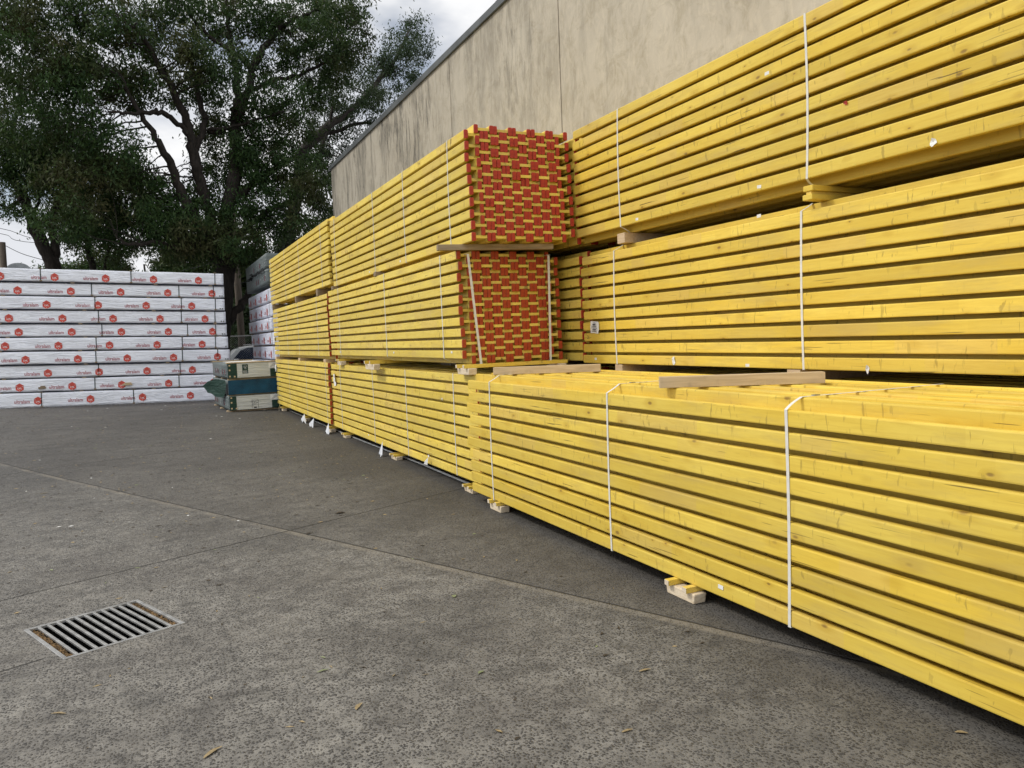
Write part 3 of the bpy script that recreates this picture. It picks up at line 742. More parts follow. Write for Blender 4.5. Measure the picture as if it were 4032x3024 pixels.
# ------------------------------------------------------------------ green panel packs
def green_pack(label, x0, y0, z0, L, W, H, style, grp, marks=True, yaw=0):
    """front face at y0 (towards camera), side face at x0 (towards the yard)"""
    t = empty('panel_pack', (x0, y0, z0), (0, 0, R(yaw))); tag(t, label, 'panel pack', grp)
    me = wrap_mesh(W, L, H, 30, .003, int(z0 * 100)); mobj('wrapping', me, GWRAP, t)
    if style in ('logo', 'warning'):
        bm = bmesh.new(); add_box(bm, .005, W - .005, -.018, -.008, .004, H - .004); mobj('end_panel', bm_mesh(bm, 'end_panel'), WPAN, t)
        bm = bmesh.new(); add_box(bm, .004, .21 if style == 'logo' else .16, -.024, -.0182, .003, H - .005); mobj('corner_wrap', bm_mesh(bm, 'corner_wrap'), GRNP, t)
        bm = bmesh.new(); add_box(bm, W - .25, W - .004, -.024, -.0182, .003, H * .55); mobj('corner_wrap', bm_mesh(bm, 'corner_wrap'), GRNP, t)
        bm = bmesh.new()
        for zz in (H * .82, H * .5, H * .08): add_box(bm, .03, .065, -.027, -.0245, zz, zz + .035)
        add_box(bm, .135, .17, -.027, -.0245, .02, .055)
        mobj('square_patch', bm_mesh(bm, 'square_patch'), PX, t)
        bm = bmesh.new(); add_box(bm, W - .28, W - .02, -.021, -.019, H * .6, H * .95); s = mobj('label_sheet', bm_mesh(bm, 'pack_sheet'), PAPER, t)
        bm = bmesh.new()
        for q in range(5): add_box(bm, W - .26 + .02 * q, W - .20 + .035 * q, -.0225, -.0215, H * (.64 + .06 * q), H * (.64 + .06 * q) + .006)
        mobj('printed_lines', bm_mesh(bm, 'lines'), INK, s)
    if style == 'logo':
        bm = bmesh.new(); add_box(bm, .33, .46, -.021, -.0182, H * .28, H * .92); s = mobj('green_logo_label', bm_mesh(bm, 'green_label'), GRNP, t)
        # tree and tick outline
        bm = bmesh.new(); cx, cz = .40, H * .78; pts = []
        for a in range(0, 361, 24): pts.append((Vector((cx + .032 * math.cos(R(a)), -.0225, cz + .028 * math.sin(R(a)))), .0032))
        add_tube(bm, pts, 4, False)
        add_tube(bm, [(Vector((cx - .05, -.0225, cz - .012)), .003), (Vector((cx - .03, -.0225, cz - .035)), .003), (Vector((cx + .002, -.0225, cz + .004)), .003)], 4)
        add_tube(bm, [(Vector((cx, -.0225, cz - .045)), .004), (Vector((cx, -.0225, cz - .01)), .004)], 4)
        mobj('tree_emblem', bm_mesh(bm, 'emblem'), LOGOW, s)
        me = text_mesh('FSC', .05, 'emblem_lettering'); mobj('lettering', me, LOGOW, s, (cx, -.0222, H * .60), (R(90), 0, 0))
        bm = bmesh.new()
        for q in range(4): add_box(bm, .345, .445 - .01 * (q % 2), -.0225, -.0215, H * (.32 + .05 * q), H * (.32 + .05 * q) + .005)
        mobj('printed_lines', bm_mesh(bm, 'lines'), LOGOW, s)
    if style == 'warning':
        bm = bmesh.new(); x0_, x1_, z0_, z1_ = .50, .65, .02, H * .66; w = .006
        for q in ((x0_, x1_, z1_ - w, z1_), (x0_, x0_ + w, z0_, z1_), (x1_ - w, x1_, z0_, z1_)): add_box(bm, q[0], q[1], -.021, -.0185, q[2], q[3])
        tri = [(x0_ + .02, z0_ + .065), (x0_ + .02, z1_ - .02), (x1_ - .015, (z0_ + z1_) / 2 + .025)]
        for a, b in zip(tri, tri[1:] + tri[:1]): add_tube(bm, [(Vector((a[0], -.020, a[1])), .003), (Vector((b[0], -.020, b[1])), .003)], 4)
        c_ = ((x0_ + x1_) / 2 - .02, (z0_ + z1_) / 2 + .022)
        for k in range(3):
            a = R(120 * k + 90); add_tube(bm, [(Vector((c_[0], -.020, c_[1])), .006), (Vector((c_[0] + .026 * math.cos(a), -.020, c_[1] + .026 * math.sin(a))), .003)], 4)
        add_box(bm, x0_ + .045, x1_ - .045, -.021, -.0185, z0_ + .0, z0_ + .03)
        mobj('warning_pictogram', bm_mesh(bm, 'pictogram'), INK, t)
    if style == 'blue':
        bm = bmesh.new(); nl = 14
        for q in range(nl): add_box(bm, .012, W - .003, -.012 - .0015 * (q % 2), .0, H * q / nl + .001, H * (q + 1) / nl - .001)
        mobj('panel_edges', bm_mesh(bm, 'panel_edges'), BLUE, t)
    if marks:   # white and reddish prints along the side
        bm = bmesh.new(); bm2 = bmesh.new(); rr = random.Random(int(z0 * 77) + 3)
        yy = .12
        while yy < L - .2:
            for q in range(4):
                a = yy + rr.uniform(0, .14); b = rr.uniform(.08, H - .16)
                add_box(bm, -.011, -.010, a, a + rr.uniform(.02, .09), b, b + rr.uniform(.01, .04))
            if rr.random() < .4: add_box(bm2, -.011, -.010, yy + .2, yy + .32, .08, H * .6)
            yy += .42
        mobj('side_print', bm_mesh(bm, 'side_print'), LOGOF, t)
        if len(bm2.verts): mobj('red_side_print', bm_mesh(bm2, 'side_print2'), REDF, t)
        else: bm2.free()
    return t
LOGOF = M_plain('faded_white_print', (.34, .37, .37), .6, .2, 30)
REDF = M_plain('faded_red_print', (.16, .06, .075), .6, .2, 30)
GG = 'green wrapped panel packs'
gx, gy = 1.712, 19.1
g3 = green_pack('lowest green wrapped panel pack, white end with black warning triangle', gx, gy, .052, 2.75, 1.21, .332, 'warning', GG, True, 2.3)
g2 = green_pack('middle panel pack with bare blue painted edges and its green wrap torn open', gx - .012, gy, .418, 2.75, 1.21, .332, 'blue', GG, True, 2.3)
g1 = green_pack('top panel pack of the low green stack, white end panel with dark green tree label', gx, gy, .802, 2.75, 1.21, .340, 'logo', GG, True, 2.3)
# timber battens and sheet on top, skids below
bm = bmesh.new(); add_box(bm, -.02, 1.22, -.03, .05, .3455, .372, .003); mobj('batten', bm_mesh(bm, 'batten'), PX, g1)
bm = bmesh.new(); add_box(bm, -.01, 1.0, 2.62, 2.70, .3455, .372, .003); mobj('batten', bm_mesh(bm, 'batten'), PX, g1)
bm = bmesh.new(); add_box(bm, .2, 1.0, .2, 2.4, .3445, .3475); mobj('top_sheet', bm_mesh(bm, 'top_sheet'), PAPER, g1)
for gpk, z0, z1 in ((g3, -.052, -.004), (g2, -.033, -.006), (g1, -.051, -.006)):
    for yy in (.14, 1.3, 2.45):
        mobj('skid', box_mesh('skid', .02 if gpk is not g3 else -.04, 1.17, yy, yy + .09, z0 + .001, z1), PX if gpk is not g3 else PINE, gpk)
# torn wrap flap
def flap():
    bm = bmesh.new()
    P_ = [(.0, .30, .33), (-.16, .9, .36), (-.36, 1.3, .25), (-.40, 1.45, .18), (-.30, 1.25, .02), (-.18, .9, -.06), (-.05, .55, -.10), (.0, .2, .16)]
    vs = [bm.verts.new(p) for p in P_]; c = bm.verts.new((-.17, .95, .15))
    for k in range(len(vs)): bm.faces.new((vs[k], vs[(k + 1) % len(vs)], c))
    bmesh.ops.subdivide_edges(bm, edges=bm.edges[:], cuts=2)
    for v in bm.verts: v.co += Vector((.012 * math.sin(v.co.y * 19 + v.co.z * 7), 0, .012 * math.sin(v.co.y * 13)))
    mobj('torn_flap', bm_mesh(bm, 'torn_flap', True), GRNP, g2)
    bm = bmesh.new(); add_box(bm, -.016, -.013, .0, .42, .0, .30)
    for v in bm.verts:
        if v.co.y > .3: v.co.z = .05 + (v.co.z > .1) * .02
    mobj('opening_shade', bm_mesh(bm, 'shade_patch'), BLK, g2)  # black sheet stands in for the shade inside the torn wrap
flap()
# tall stack behind it: white packs with two green packs on top
tx, ty, tl = 3.10, 21.3, 4.75
zz = 1.154 - 3 * .3855
NT = ['lowest', 'second from the ground', 'third from the ground', 'fourth from the ground', 'fifth from the ground', 'sixth from the ground', 'seventh from the ground', 'right below the green packs']
for k in range(8):
    z0 = max(zz + k * .3855, .004); dx = (0, 0, 0, .06, .03, -.02, .01, .0)[k]
    t = empty('wrapped_timber_pack', (tx + dx, ty + random.uniform(-.04, .08), z0))
    tag(t, 'white wrapped pack in the tall narrow stack, %s' % NT[k], 'timber pack', 'white wrapped timber packs')
    me = wrap_mesh(1.15, tl, .345, 24, .004, 40 + k); mobj('wrapping', me, WRAP2, t)
    for q in range(4): logo(t, -.012, .13, tl - .5 - q * 1.15 - .1 * (k % 3), -90)
    mobj('strap', box_mesh('strap', -.014, -.0125, .32, .345, 0, .347), STR_D, t)
    for yy in (.3, 2.3, 4.3): mobj('skid', box_mesh('skid', .01, 1.1, yy, yy + .09, -.038 if k else -.003, -.001), GREYW, t)
for k in range(2):
    TOPG = green_pack(('upper', 'lower')[1 - k] + ' green wrapped panel pack with torn wrap on top of the tall narrow stack', tx - .07, ty - .05, 3.17 + k * .405, tl - .3, 1.2, .37, 'plain', GG)
# black torn wrap shreds between the top packs
bm = bmesh.new(); rr = random.Random(5)
for k in range(26):
    y = rr.uniform(0, 4); z = rr.uniform(-.09, .05); a = Vector((-.01, y, z))
    vs = [bm.verts.new(a), bm.verts.new(a + Vector((-rr.uniform(.03, .13), rr.uniform(-.1, .1), rr.uniform(-.1, .02)))), bm.verts.new(a + Vector((-.01, rr.uniform(.08, .25), rr.uniform(-.04, .06))))]
    bm.faces.new(vs)
o = mobj('torn_wrap_shreds', bm_mesh(bm, 'shreds'), BLK, TOPG, (0, 0, 0))

# ------------------------------------------------------------------ trees (limb points: x, y, z, radius; foliage masses: x, y, z, rx, rz)
LIMBS={
 'main':[[(2.11,26.5,-0.69,0.29),(2.24,26.5,1.26,0.25),(2.35,26.5,2.32,0.24),(2.48,26.5,3.29,0.25),(2.54,26.6,4.19,0.3),(2.54,26.6,4.83,0.26)],[(2.38,26.5,2.15,0.15),(2.72,26.6,2.6,0.14),(3.17,26.8,3.17,0.12),(3.68,27,3.9,0.09),(4.36,27.4,4.7,0.06),(5.13,27.8,5.2,0.03)],[(2.5,26.6,4.11,0.22),(2.11,26.4,4.8,0.2),(1.62,26.2,5.63,0.18),(1.33,26,6.28,0.15),(1.02,25.8,7.14,0.12),(0.68,25.6,7.82,0.09),(0.24,25.4,8.54,0.06),(-0.1,25.2,9.38,0.03)],[(2.54,26.6,4.75,0.24),(2.77,26.9,6.18,0.22),(3.11,27.1,7.71,0.2),(3.16,27.3,8.91,0.17),(3.3,27.4,9.77,0.14),(3.27,27.3,10.8,0.1),(3.13,27.2,11.96,0.07),(3.1,27,13.16,0.03)],[(3.16,27.3,8.91,0.14),(3.45,27.2,9.4,0.13),(3.67,27,10.1,0.13),(3.79,27,10.56,0.13),(4.16,26.9,11.26,0.1),(4.73,26.7,11.91,0.08),(5.46,26.5,12.34,0.05),(6.29,26.4,12.74,0.03)],[(3.79,27,10.52,0.1),(3.34,26.8,10.92,0.09),(2.87,26.6,11.08,0.07),(2.27,26.4,11.4,0.05),(1.86,26.2,12.03,0.03)],[(2.25,26.5,5.26,0.16),(1.95,26.4,6.54,0.17),(1.82,26.3,7.3,0.17),(1.7,26.2,8.04,0.14),(1.48,26,8.81,0.12),(1.07,25.8,9.69,0.09),(0.63,25.5,10.43,0.06),(0.28,25.3,11.17,0.04)],[(1.78,26.3,7.61,0.11),(2.14,26.5,8.46,0.1),(2.08,26.7,9.14,0.09),(1.98,26.8,9.86,0.07),(1.83,27,10.93,0.05)],[(1.68,26.2,8.08,0.09),(1.34,26,8.35,0.08),(0.93,25.8,8.6,0.08),(0.65,25.6,8.58,0.07),(0.1,25.2,8.33,0.05),(-0.48,24.8,8.24,0.03)],[(2.77,26.9,6.18,0.12),(3.63,27.2,6.93,0.11),(4.55,27.6,7.65,0.1),(5.42,28,8.22,0.09),(6.56,28.5,9.31,0.08),(7.57,29,10.17,0.05)],[(2.32,26.5,4.42,0.11),(1.63,26,4.71,0.1),(0.96,25.6,4.57,0.09),(0.41,25.4,4.73,0.07),(-0.13,25.2,4.59,0.05),(-0.51,25,4.74,0.03)],[(2.57,26.7,4.52,0.13),(3.2,27,5.31,0.11),(4.07,27.2,6.03,0.09),(4.88,27.4,6.43,0.06),(5.88,27.6,6.68,0.03)],[(3.3,27.4,9.77,0.08),(4.14,27.2,10.2,0.07),(5.03,27,10.48,0.06),(6.29,26.8,11.06,0.04),(7.16,26.7,11.46,0.02)],[(3.15,27.3,8.74,0.08),(2.52,27,8.46,0.07),(2.35,26.8,8.43,0.06),(3.57,26.5,8.73,0.04),(4.59,26.3,9.09,0.03)]],
 'left':[[(-2.75,30,1.47,0.3),(-2.61,30,3.66,0.26),(-2.58,30,4.42,0.24),(-2.68,30,4.84,0.22),(-2.93,30,5.42,0.2),(-3.12,30,6.07,0.17),(-3.28,29.8,6.77,0.15),(-3.51,29.6,7.21,0.12),(-3.54,29.5,7.99,0.09),(-3.25,29.3,8.91,0.06),(-2.94,29,9.96,0.03)],[(-2.58,30,4.33,0.17),(-2.47,30,5.01,0.15),(-2.46,30,5.67,0.12),(-2.25,29.8,6.65,0.1),(-1.87,29.6,7.79,0.07),(-1.56,29.5,9.1,0.04)],[(-3.29,29.8,6.69,0.08),(-3.52,29.5,6.26,0.06),(-3.89,29.2,6.24,0.04)],[(-3.12,30,6.07,0.07),(-2.88,30.2,6.53,0.05),(-2.83,30.4,7.07,0.03)]],
 'mid':[[(-1.63,33,1.4,0.16),(-1.54,33,3.86,0.13),(-1.54,33,4.62,0.12),(-1.66,33,5.46,0.1),(-1.66,33,6.11,0.08),(-1.44,33,7.05,0.05),(-1.21,33,8.0,0.03)],[(-1.33,33,4.05,0.06),(-1.1,33,4.99,0.05),(-0.92,33,5.85,0.03)]],
 'right':[[(4.9,31,1.11,0.3),(5.21,31,5.02,0.26),(5.72,31,7.37,0.22),(6.04,31.2,8.89,0.2),(7.13,31.4,10.1,0.16),(8.24,31.6,10.94,0.13),(9.31,31.8,12.12,0.1),(10.29,32,13.32,0.07),(10.91,32,14.54,0.03)],[(6.71,31.4,9.67,0.09),(8.32,31.6,10.34,0.07),(9.44,31.8,10.59,0.04),(10.88,32,11.6,0.02)],[(5.72,31,7.37,0.1),(6.69,31,8.98,0.08),(7.28,31,10.69,0.06),(7.14,31,11.95,0.03)],[(4.33,31,1.14,0.09),(4.55,31,4.24,0.08),(4.78,31,5.02,0.06),(5.07,31,5.99,0.03)],[(4.24,31,1.14,0.07),(4.36,31,4.24,0.06),(4.18,31,5.21,0.04),(4.04,31,5.97,0.02)]],
}
BLOBS={
 'main':[(-2.55,25.9,11.01,1.18,0.87),(-2.69,25.4,9.86,1.08,0.85),(-1.69,26.5,10.93,1.21,0.97),(-1.06,25.6,9.69,1.01,0.86),(-1.61,25.3,8.56,1.0,0.85),(-2.7,26.5,8.08,1.13,0.73),(-3.04,28.5,7.48,1.21,0.87),(-1.73,28.0,8.07,1.28,1.02),(-0.34,27.9,9.96,1.02,1.02),(-0.02,25.8,10.81,0.86,0.86),(0.84,27.0,11.43,0.9,0.9),(0.44,26.1,9.5,0.87,0.64),(1.59,25.7,10.24,0.94,0.86),(-0.56,25.4,7.32,0.85,0.77),(-1.47,25.8,6.42,1.18,0.94),(-0.71,28.5,6.65,1.3,1.04),(0.36,28.1,7.19,0.94,0.6),(0.21,28.1,5.88,1.28,1.03),(-0.98,28.0,5.43,1.11,0.77),(-1.85,25.7,5.45,0.78,0.7),(0.78,26.2,4.84,1.2,0.64),(1.42,27.4,6.22,1.08,0.83),(2.58,27.8,7.0,0.93,1.02),(2.62,28.2,8.59,0.77,0.6),(2.46,28.3,9.87,1.03,0.86),(2.62,25.3,10.0,0.85,0.77),(2.83,27.3,12.12,1.16,0.91),(4.0,27.6,12.55,1.09,0.92),(5.11,26.9,12.28,1.15,0.9),(6.08,25.7,11.64,0.94,0.94),(7.03,26.8,11.99,0.73,0.9),(6.69,25.3,12.37,0.62,0.46),(6.15,28.6,11.46,1.13,0.78),(7.0,28.3,11.54,0.69,0.69),(4.58,27.1,10.96,0.99,0.82),(4.34,26.1,9.41,1.03,0.64),(5.99,28.5,10.43,0.78,0.52),(3.76,27.2,9.09,0.91,0.75),(5.01,28.4,9.08,1.04,0.69),(4.24,28.2,8.02,1.12,0.86),(3.41,26.9,7.93,0.66,0.74),(4.88,26.6,7.46,0.89,0.65),(4.04,27.3,6.72,1.16,0.83),(2.87,26.6,5.73,0.97,0.89),(4.8,25.6,6.2,0.94,0.7),(5.51,26.2,6.66,0.48,0.64),(4.01,28.1,5.74,1.03,0.68),(4.76,25.2,5.33,0.69,0.38),(2.51,25.2,4.59,0.77,0.61),(1.95,27.4,4.92,0.83,0.67),(3.37,26.1,4.62,0.56,0.4),(3.15,27.0,4.48,0.49,0.41),(1.59,26.8,11.92,0.9,0.73),(-0.65,26.3,11.57,0.88,0.64),(6.4,28.8,13.61,0.96,0.53),(1.57,25.7,5.17,0.86,0.63),(-0.28,26.6,6.93,0.89,0.73),(0.76,25.8,5.7,0.86,0.79)],
 'left':[(-3.59,30.1,9.58,0.82,0.64),(-3.28,29.2,8.25,1.07,0.8),(-2.51,29.4,7.62,1.07,0.89),(-3.5,30.4,7.2,1.02,0.46),(-2.84,29.3,7.83,1.07,0.8),(-1.73,29.9,9.19,1.0,0.82),(-1.7,30.8,8.23,0.94,0.84),(-3.9,28.8,10.11,1.05,1.05),(-3.5,28.7,6.02,0.52,0.31),(-2.75,29.1,6.67,0.53,0.35),(-2.48,30.4,10.75,1.11,1.11)],
 'mid':[(-1.62,33.2,6.89,1.11,0.91),(-2.11,32.5,6.21,0.89,0.69),(-1.15,32.7,6.08,0.9,0.6),(-1.91,32.4,5.57,0.79,0.39),(-0.95,32.9,5.36,0.7,0.5),(-2.25,32.1,7.23,0.88,0.78)],
 'right':[(10.28,31.9,13.6,0.87,0.87),(11.16,32.4,14.72,0.59,0.59),(9.53,32.5,12.67,0.99,0.79),(10.7,32.0,12.63,0.78,0.78),(11.6,32.5,13.64,0.4,0.69),(7.83,30.3,11.03,1.01,0.83),(9.24,31.0,10.97,1.04,0.75),(7.5,32.5,10.61,0.99,0.69),(8.41,32.1,9.76,1.07,0.68),(7.01,31.2,8.65,0.76,0.85),(6.71,32.5,9.53,0.89,0.79),(7.62,31.7,8.39,0.87,0.68),(7.73,32.2,12.39,0.69,0.59),(5.44,31.0,5.71,0.75,0.38),(4.8,30.7,5.37,0.65,0.47),(6.26,31.3,5.47,0.67,0.38),(4.39,30.6,4.78,0.56,0.33),(6.88,31.2,6.26,0.57,0.66),(6.9,32.5,5.21,0.49,0.25),(7.51,31.1,7.07,0.66,0.85),(11.42,30.3,11.88,0.46,0.46)],
}
def leaf_cloud(name, blobs, mat, parent, loc, dens=1.0, size=1.0, droop=.75, seed=0, ry=1.25):
    g = np.random.default_rng(seed); C = []
    for (x, y, z, rx, rz) in blobs:
        m = max(6, int(26 * dens * (rx * rz / 1.1) ** .8))
        d = g.normal(size=(m, 3)); d /= np.linalg.norm(d, axis=1)[:, None]
        rad = g.uniform(.25, 1.05, m) ** .6
        cen = np.array([x, y, z]) + d * rad[:, None] * np.array([rx, ry, rz])
        for c in cen:
            k = int(g.integers(70, 150)); s = g.uniform(.12, .28)
            p = c + g.normal(size=(k, 3)) * np.array([s, s, s * .75])
            C.append(p)
    Pn = np.concatenate(C); n = len(Pn)
    dirs = g.normal(size=(n, 3)); dirs[:, 2] -= droop * 1.6; dirs /= np.linalg.norm(dirs, axis=1)[:, None]
    side = np.cross(dirs, g.normal(size=(n, 3))); side /= np.linalg.norm(side, axis=1)[:, None]
    ln = g.uniform(.09, .17, n)[:, None] * size; wd = g.uniform(.016, .028, n)[:, None] * size
    nrm = np.cross(dirs, side)
    V = np.stack([Pn, Pn + dirs * ln * .45 + side * wd, Pn + dirs * ln + nrm * ln * .1, Pn + dirs * ln * .45 - side * wd], 1).reshape(-1, 3)
    V -= np.array(loc)
    me = bpy.data.meshes.new(name); me.vertices.add(len(V)); me.vertices.foreach_set('co', V.astype(np.float32).ravel())
    me.loops.add(len(V)); me.loops.foreach_set('vertex_index', np.arange(len(V), dtype=np.int32))
    me.polygons.add(n); me.polygons.foreach_set('loop_start', np.arange(0, 4 * n, 4, dtype=np.int32))
    me.polygons.foreach_set('loop_total', np.full(n, 4, np.int32)); me.update(calc_edges=True); me.validate()
    return mobj(name, me, mat, parent)
def tree(name, label, key, limbs, blobs, leafm, barkm, dens=1.0, group=None, seed=0, twigs=5, size=1.0):
    x, y, z, r = limbs[0][0]; loc = (x, y, 0)
    t = empty(name, loc); tag(t, label, 'tree', group)
    bm = bmesh.new(); L0 = Matrix.Translation(-Vector(loc))
    first = list(limbs[0])
    first = [(first[0][0], first[0][1], -.1, first[0][3] * 1.35)] + [q for q in first if q[2] > .3]
    sp = smooth_path(first, 5, .015); add_tube(bm, sp, 12)
    me = bm_mesh(bm, 'trunk', True); me.transform(L0); tr = mobj('trunk', me, barkm, t)
    rr = np.random.default_rng(seed + 5); allp = []
    bm = bmesh.new()
    for l in limbs:
        sp2 = smooth_path(l, 5, .03)
        if l is not limbs[0]: add_tube(bm, sp2, 8)
        allp += [(p, r) for p, r in sp2 if r < .2]
    if not allp: allp = sp
    for b in blobs:
        bc = Vector(b[:3])
        for k in range(twigs):
            q = bc + Vector((rr.uniform(-.8, .8) * b[3], rr.uniform(-1, 1), rr.uniform(-.7, .7) * b[4]))
            p, r = min(allp, key=lambda a: (a[0] - q).length + rr.uniform(0, .5))
            if (p - q).length > 4.5: p = q + Vector((rr.uniform(-1.5, 1.5), rr.uniform(-1, 1), -1.6)); r = .03
            mid = p.lerp(q, .5) + Vector((rr.uniform(-.25, .25), rr.uniform(-.25, .25), rr.uniform(-.1, .35)))
            r0 = min(r * .4, .03)
            add_tube(bm, smooth_path([(*p, r0), (*mid, r0 * .6), (*q, .008)], 4, .02), 5, False)
    if len(bm.verts):
        me = bm_mesh(bm, 'branches', True); me.transform(L0); mobj('branches', me, barkm, t)
    leaf_cloud('crown', blobs, leafm, t, loc, dens, size, droop=.75 if size < 1.4 else .3, seed=seed)
    return t
GT = None
tree('eucalyptus_tree', 'huge dark eucalyptus with several thick limbs rising behind the white packs', 'main', LIMBS['main'], BLOBS['main'], LEAF, BARK, 1.25, GT, 1, twigs=3, size=1.05)
tree('eucalyptus_tree', 'leaning dark eucalyptus at the far left with a forked trunk above the white packs', 'left', LIMBS['left'], BLOBS['left'], LEAF, BARK, 1.0, GT, 2, twigs=3)
tree('eucalyptus_tree', 'smaller eucalyptus with thin trunk between the leaning tree and the huge one', 'mid', LIMBS['mid'], BLOBS['mid'], LEAF, BARK, 1.2, GT, 3)
tree('eucalyptus_tree', 'tall open crowned eucalyptus rising behind the corner of the concrete wall', 'right', LIMBS['right'], BLOBS['right'], LEAF3, BARK2, 1.0, GT, 4)
# lower bushy trees in the background
def bush(name, label, x, y, h, w, mat, seed, group=None, dens=.7, dup=None):
    rr = random.Random(seed); bl = []
    for k in range(max(5, int(w * 2.2))):
        bl.append((x + rr.uniform(-.5, .5) * w, y + rr.uniform(-.6, .6), h * rr.uniform(.25, .86), w * rr.uniform(.16, .28), h * rr.uniform(.13, .2)))
    limbs = [[(x, y, 0, .12), (x + rr.uniform(-.2, .2), y, h * .35, .1), (x + rr.uniform(-.4, .4), y, h * .8, .04)]]
    return tree(name, label, '', limbs, bl, mat, BARK2, dens, group, seed, 2, 1.5)
bush('background_tree', 'low light green leafy tree seen just above the white packs, left of centre', -2.2, 42, 6.5, 3.6, LEAF2, 31, dens=1.5)
bush('background_tree', 'low dark tree behind the white packs under the huge crown', .3, 41, 7.0, 4.4, LEAF, 32, dens=2.2)
bush('background_tree', 'bushy dark tree behind the white packs beside the huge trunk', 3.0, 42, 7.2, 4.4, LEAF, 36, dens=2.2)
bush('background_tree', 'dark green tree behind the power pole in the gap beside the trunk', 6.2, 44, 4.9, 5.0, LEAF3, 33, dens=2)
bush('background_tree', 'dark low tree filling the gap above the car behind the fence', 3.9, 38, 3.9, 3.4, LEAF3, 34, dens=2)
bush('background_tree', 'distant green tree beyond the fence on the right, behind the tall stack', 9.5, 46, 5.4, 5.5, LEAF, 35, dens=1.2)

# ------------------------------------------------------------------ fence, poles, wires, car, shed
t = empty('chain_link_fence', (3.8, 27.4, 0)); tag(t, 'grey chain link fence with a pipe top rail behind the packs', 'fence')
bm = bmesh.new(); add_tube(bm, [(Vector((-1.6, 0, 1.88)), .022), (Vector((5.5, 0, 1.86)), .022)], 8); mobj('top_rail', bm_mesh(bm, 'top_rail', True), GALV, t)
for px in (-1.5, 1.0, 3.4):
    bm = bmesh.new(); add_tube(bm, [(Vector((px, 0, 0)), .025), (Vector((px, 0, 1.95)), .025)], 8); mobj('post', bm_mesh(bm, 'post', True), GALV, t)
bm = bmesh.new(); s = .075
for k in range(-24, 72):
    for d in (1, -1):
        xa = -1.5 + k * s; za = .03 if d == 1 else 1.86; pts = []
        xb = xa + 1.83
        a = Vector((xa, 0, .03 if d == 1 else 1.86)); b = Vector((xb, 0, 1.86 if d == 1 else .03))
        if a.x < -1.5: a = a.lerp(b, (-1.5 - a.x) / 1.83)
        if b.x > 3.4: b = a.lerp(b, (3.4 - a.x) / max(1e-3, (b.x - a.x)))
        if b.x - a.x > .02: add_tube(bm, [(a, .0022), (b, .0022)], 3, False)
mobj('wire_mesh', bm_mesh(bm, 'wire_mesh'), GALV, t)

POLE = M_wood('pole_wood', (.075, .062, .05), (.15, .125, .10), (20, 20, 1.5))
def pole(label, x, y, h, r, lean, arm):
    t = empty('power_pole', (x, y, 0), (0, lean, 0)); tag(t, label, 'power pole')
    bm = bmesh.new(); add_tube(bm, [(Vector((0, 0, -.1)), r * 1.15), (Vector((0, 0, h)), r)], 12); mobj('pole', bm_mesh(bm, 'pole', True), POLE, t)
    for z, l in arm:
        mobj('crossarm', box_mesh('crossarm', -l * .3, l * .7, -.16, -.07, z, z + .11, .005), POLE, t)
        for q in (-.22, .35, .62):
            bm = bmesh.new(); add_tube(bm, [(Vector((l * q, -.115, z + .11)), .02), (Vector((l * q, -.115, z + .16)), .035), (Vector((l * q, -.115, z + .22)), .02)], 6); mobj('insulator', bm_mesh(bm, 'insulator', True), GALV, t)
    return t
pole('wooden power pole with a crossarm in the gap between the trunk and the tall stack', 3.70, 34, 7.5, .13, R(-.6), ((5.0, .9), (5.9, .9)))
pole('dark wooden power pole at the left edge above the white packs', -4.02, 30, 5.2, .11, R(.6), ())
def wire(label, pts, r=.009):
    bm = bmesh.new(); add_tube(bm, smooth_path([(*p, r) for p in pts], 6), 4); o = mobj('overhead_wire', bm_mesh(bm, 'wire'), INK, None); tag(o, label, 'wire', 'overhead wires'); return o
wire('upper thin overhead wire crossing the sky at the left', [(-6, 29, 5.80), (-3.98, 30.2, 5.67), (-2.5, 33, 5.62), (3.7, 40, 6.4)])
wire('second overhead wire just below the upper one at the left', [(-6, 29, 5.6), (-3.98, 30.2, 5.5), (-2.97, 32, 5.42), (3.7, 40, 6.1)])
wire('sagging service wire running down to the right from the left pole', [(-3.95, 29.9, 5.14), (-3.5, 30.8, 4.92), (-2.9, 32, 4.80), (-2.21, 34, 4.67), (1, 44, 4.9)], .011)
wire('wire passing behind the power pole crossarm by the trunk', [(1.5, 33.5, 4.6), (3.7, 33.9, 5.2), (6, 34.5, 6.0)])
wire('lower wire passing behind the power pole by the trunk', [(1.5, 33.5, 3.5), (3.7, 33.9, 4.1), (6, 34.5, 4.8)])

# parked car facing left, seen over the green packs
CARP = M_plain('white_car_paint', (.70, .72, .73), .25, .03, 2, .5)
GLASS = M_plain('dark_tinted_glass', (.012, .022, .05), .12, .2, 2, .6)
WSG = M_plain('windscreen_glass', (.50, .56, .57), .12, .25, 5, .6)
RUB = M_plain('tyre_rubber', (.02, .02, .02), .85, .1, 9)
t = empty('parked_car', (1.60, 29.0, 0)); tag(t, 'white parked car with dark side window seen between the trunk and the tall stack', 'car')
W_ = 1.78
prof = [(0, .35), (.02, .62), (.12, .78), (.50, .93), (.93, 1.02), (1.18, 1.24), (1.40, 1.43), (1.62, 1.51), (2.2, 1.565), (3.1, 1.55), (3.7, 1.47), (4.1, 1.15), (4.4, 1.05), (4.48, .75), (4.45, .35)]
bm = bmesh.new(); rings = []
for yy, ins in ((0, .0), (.12, 0), (W_ - .12, 0), (W_, 0)):
    ring = []
    for x, z in prof:
        tum = .17 * max(0, z - .95) / .6; e = .05 if yy in (0, W_) else 0
        y2 = yy + (tum if yy < 1 else -tum)
        ring.append(bm.verts.new((x + (e if x < 1 else -e), y2, z - (e if z > .9 else 0) * .6)))
    rings.append(ring)
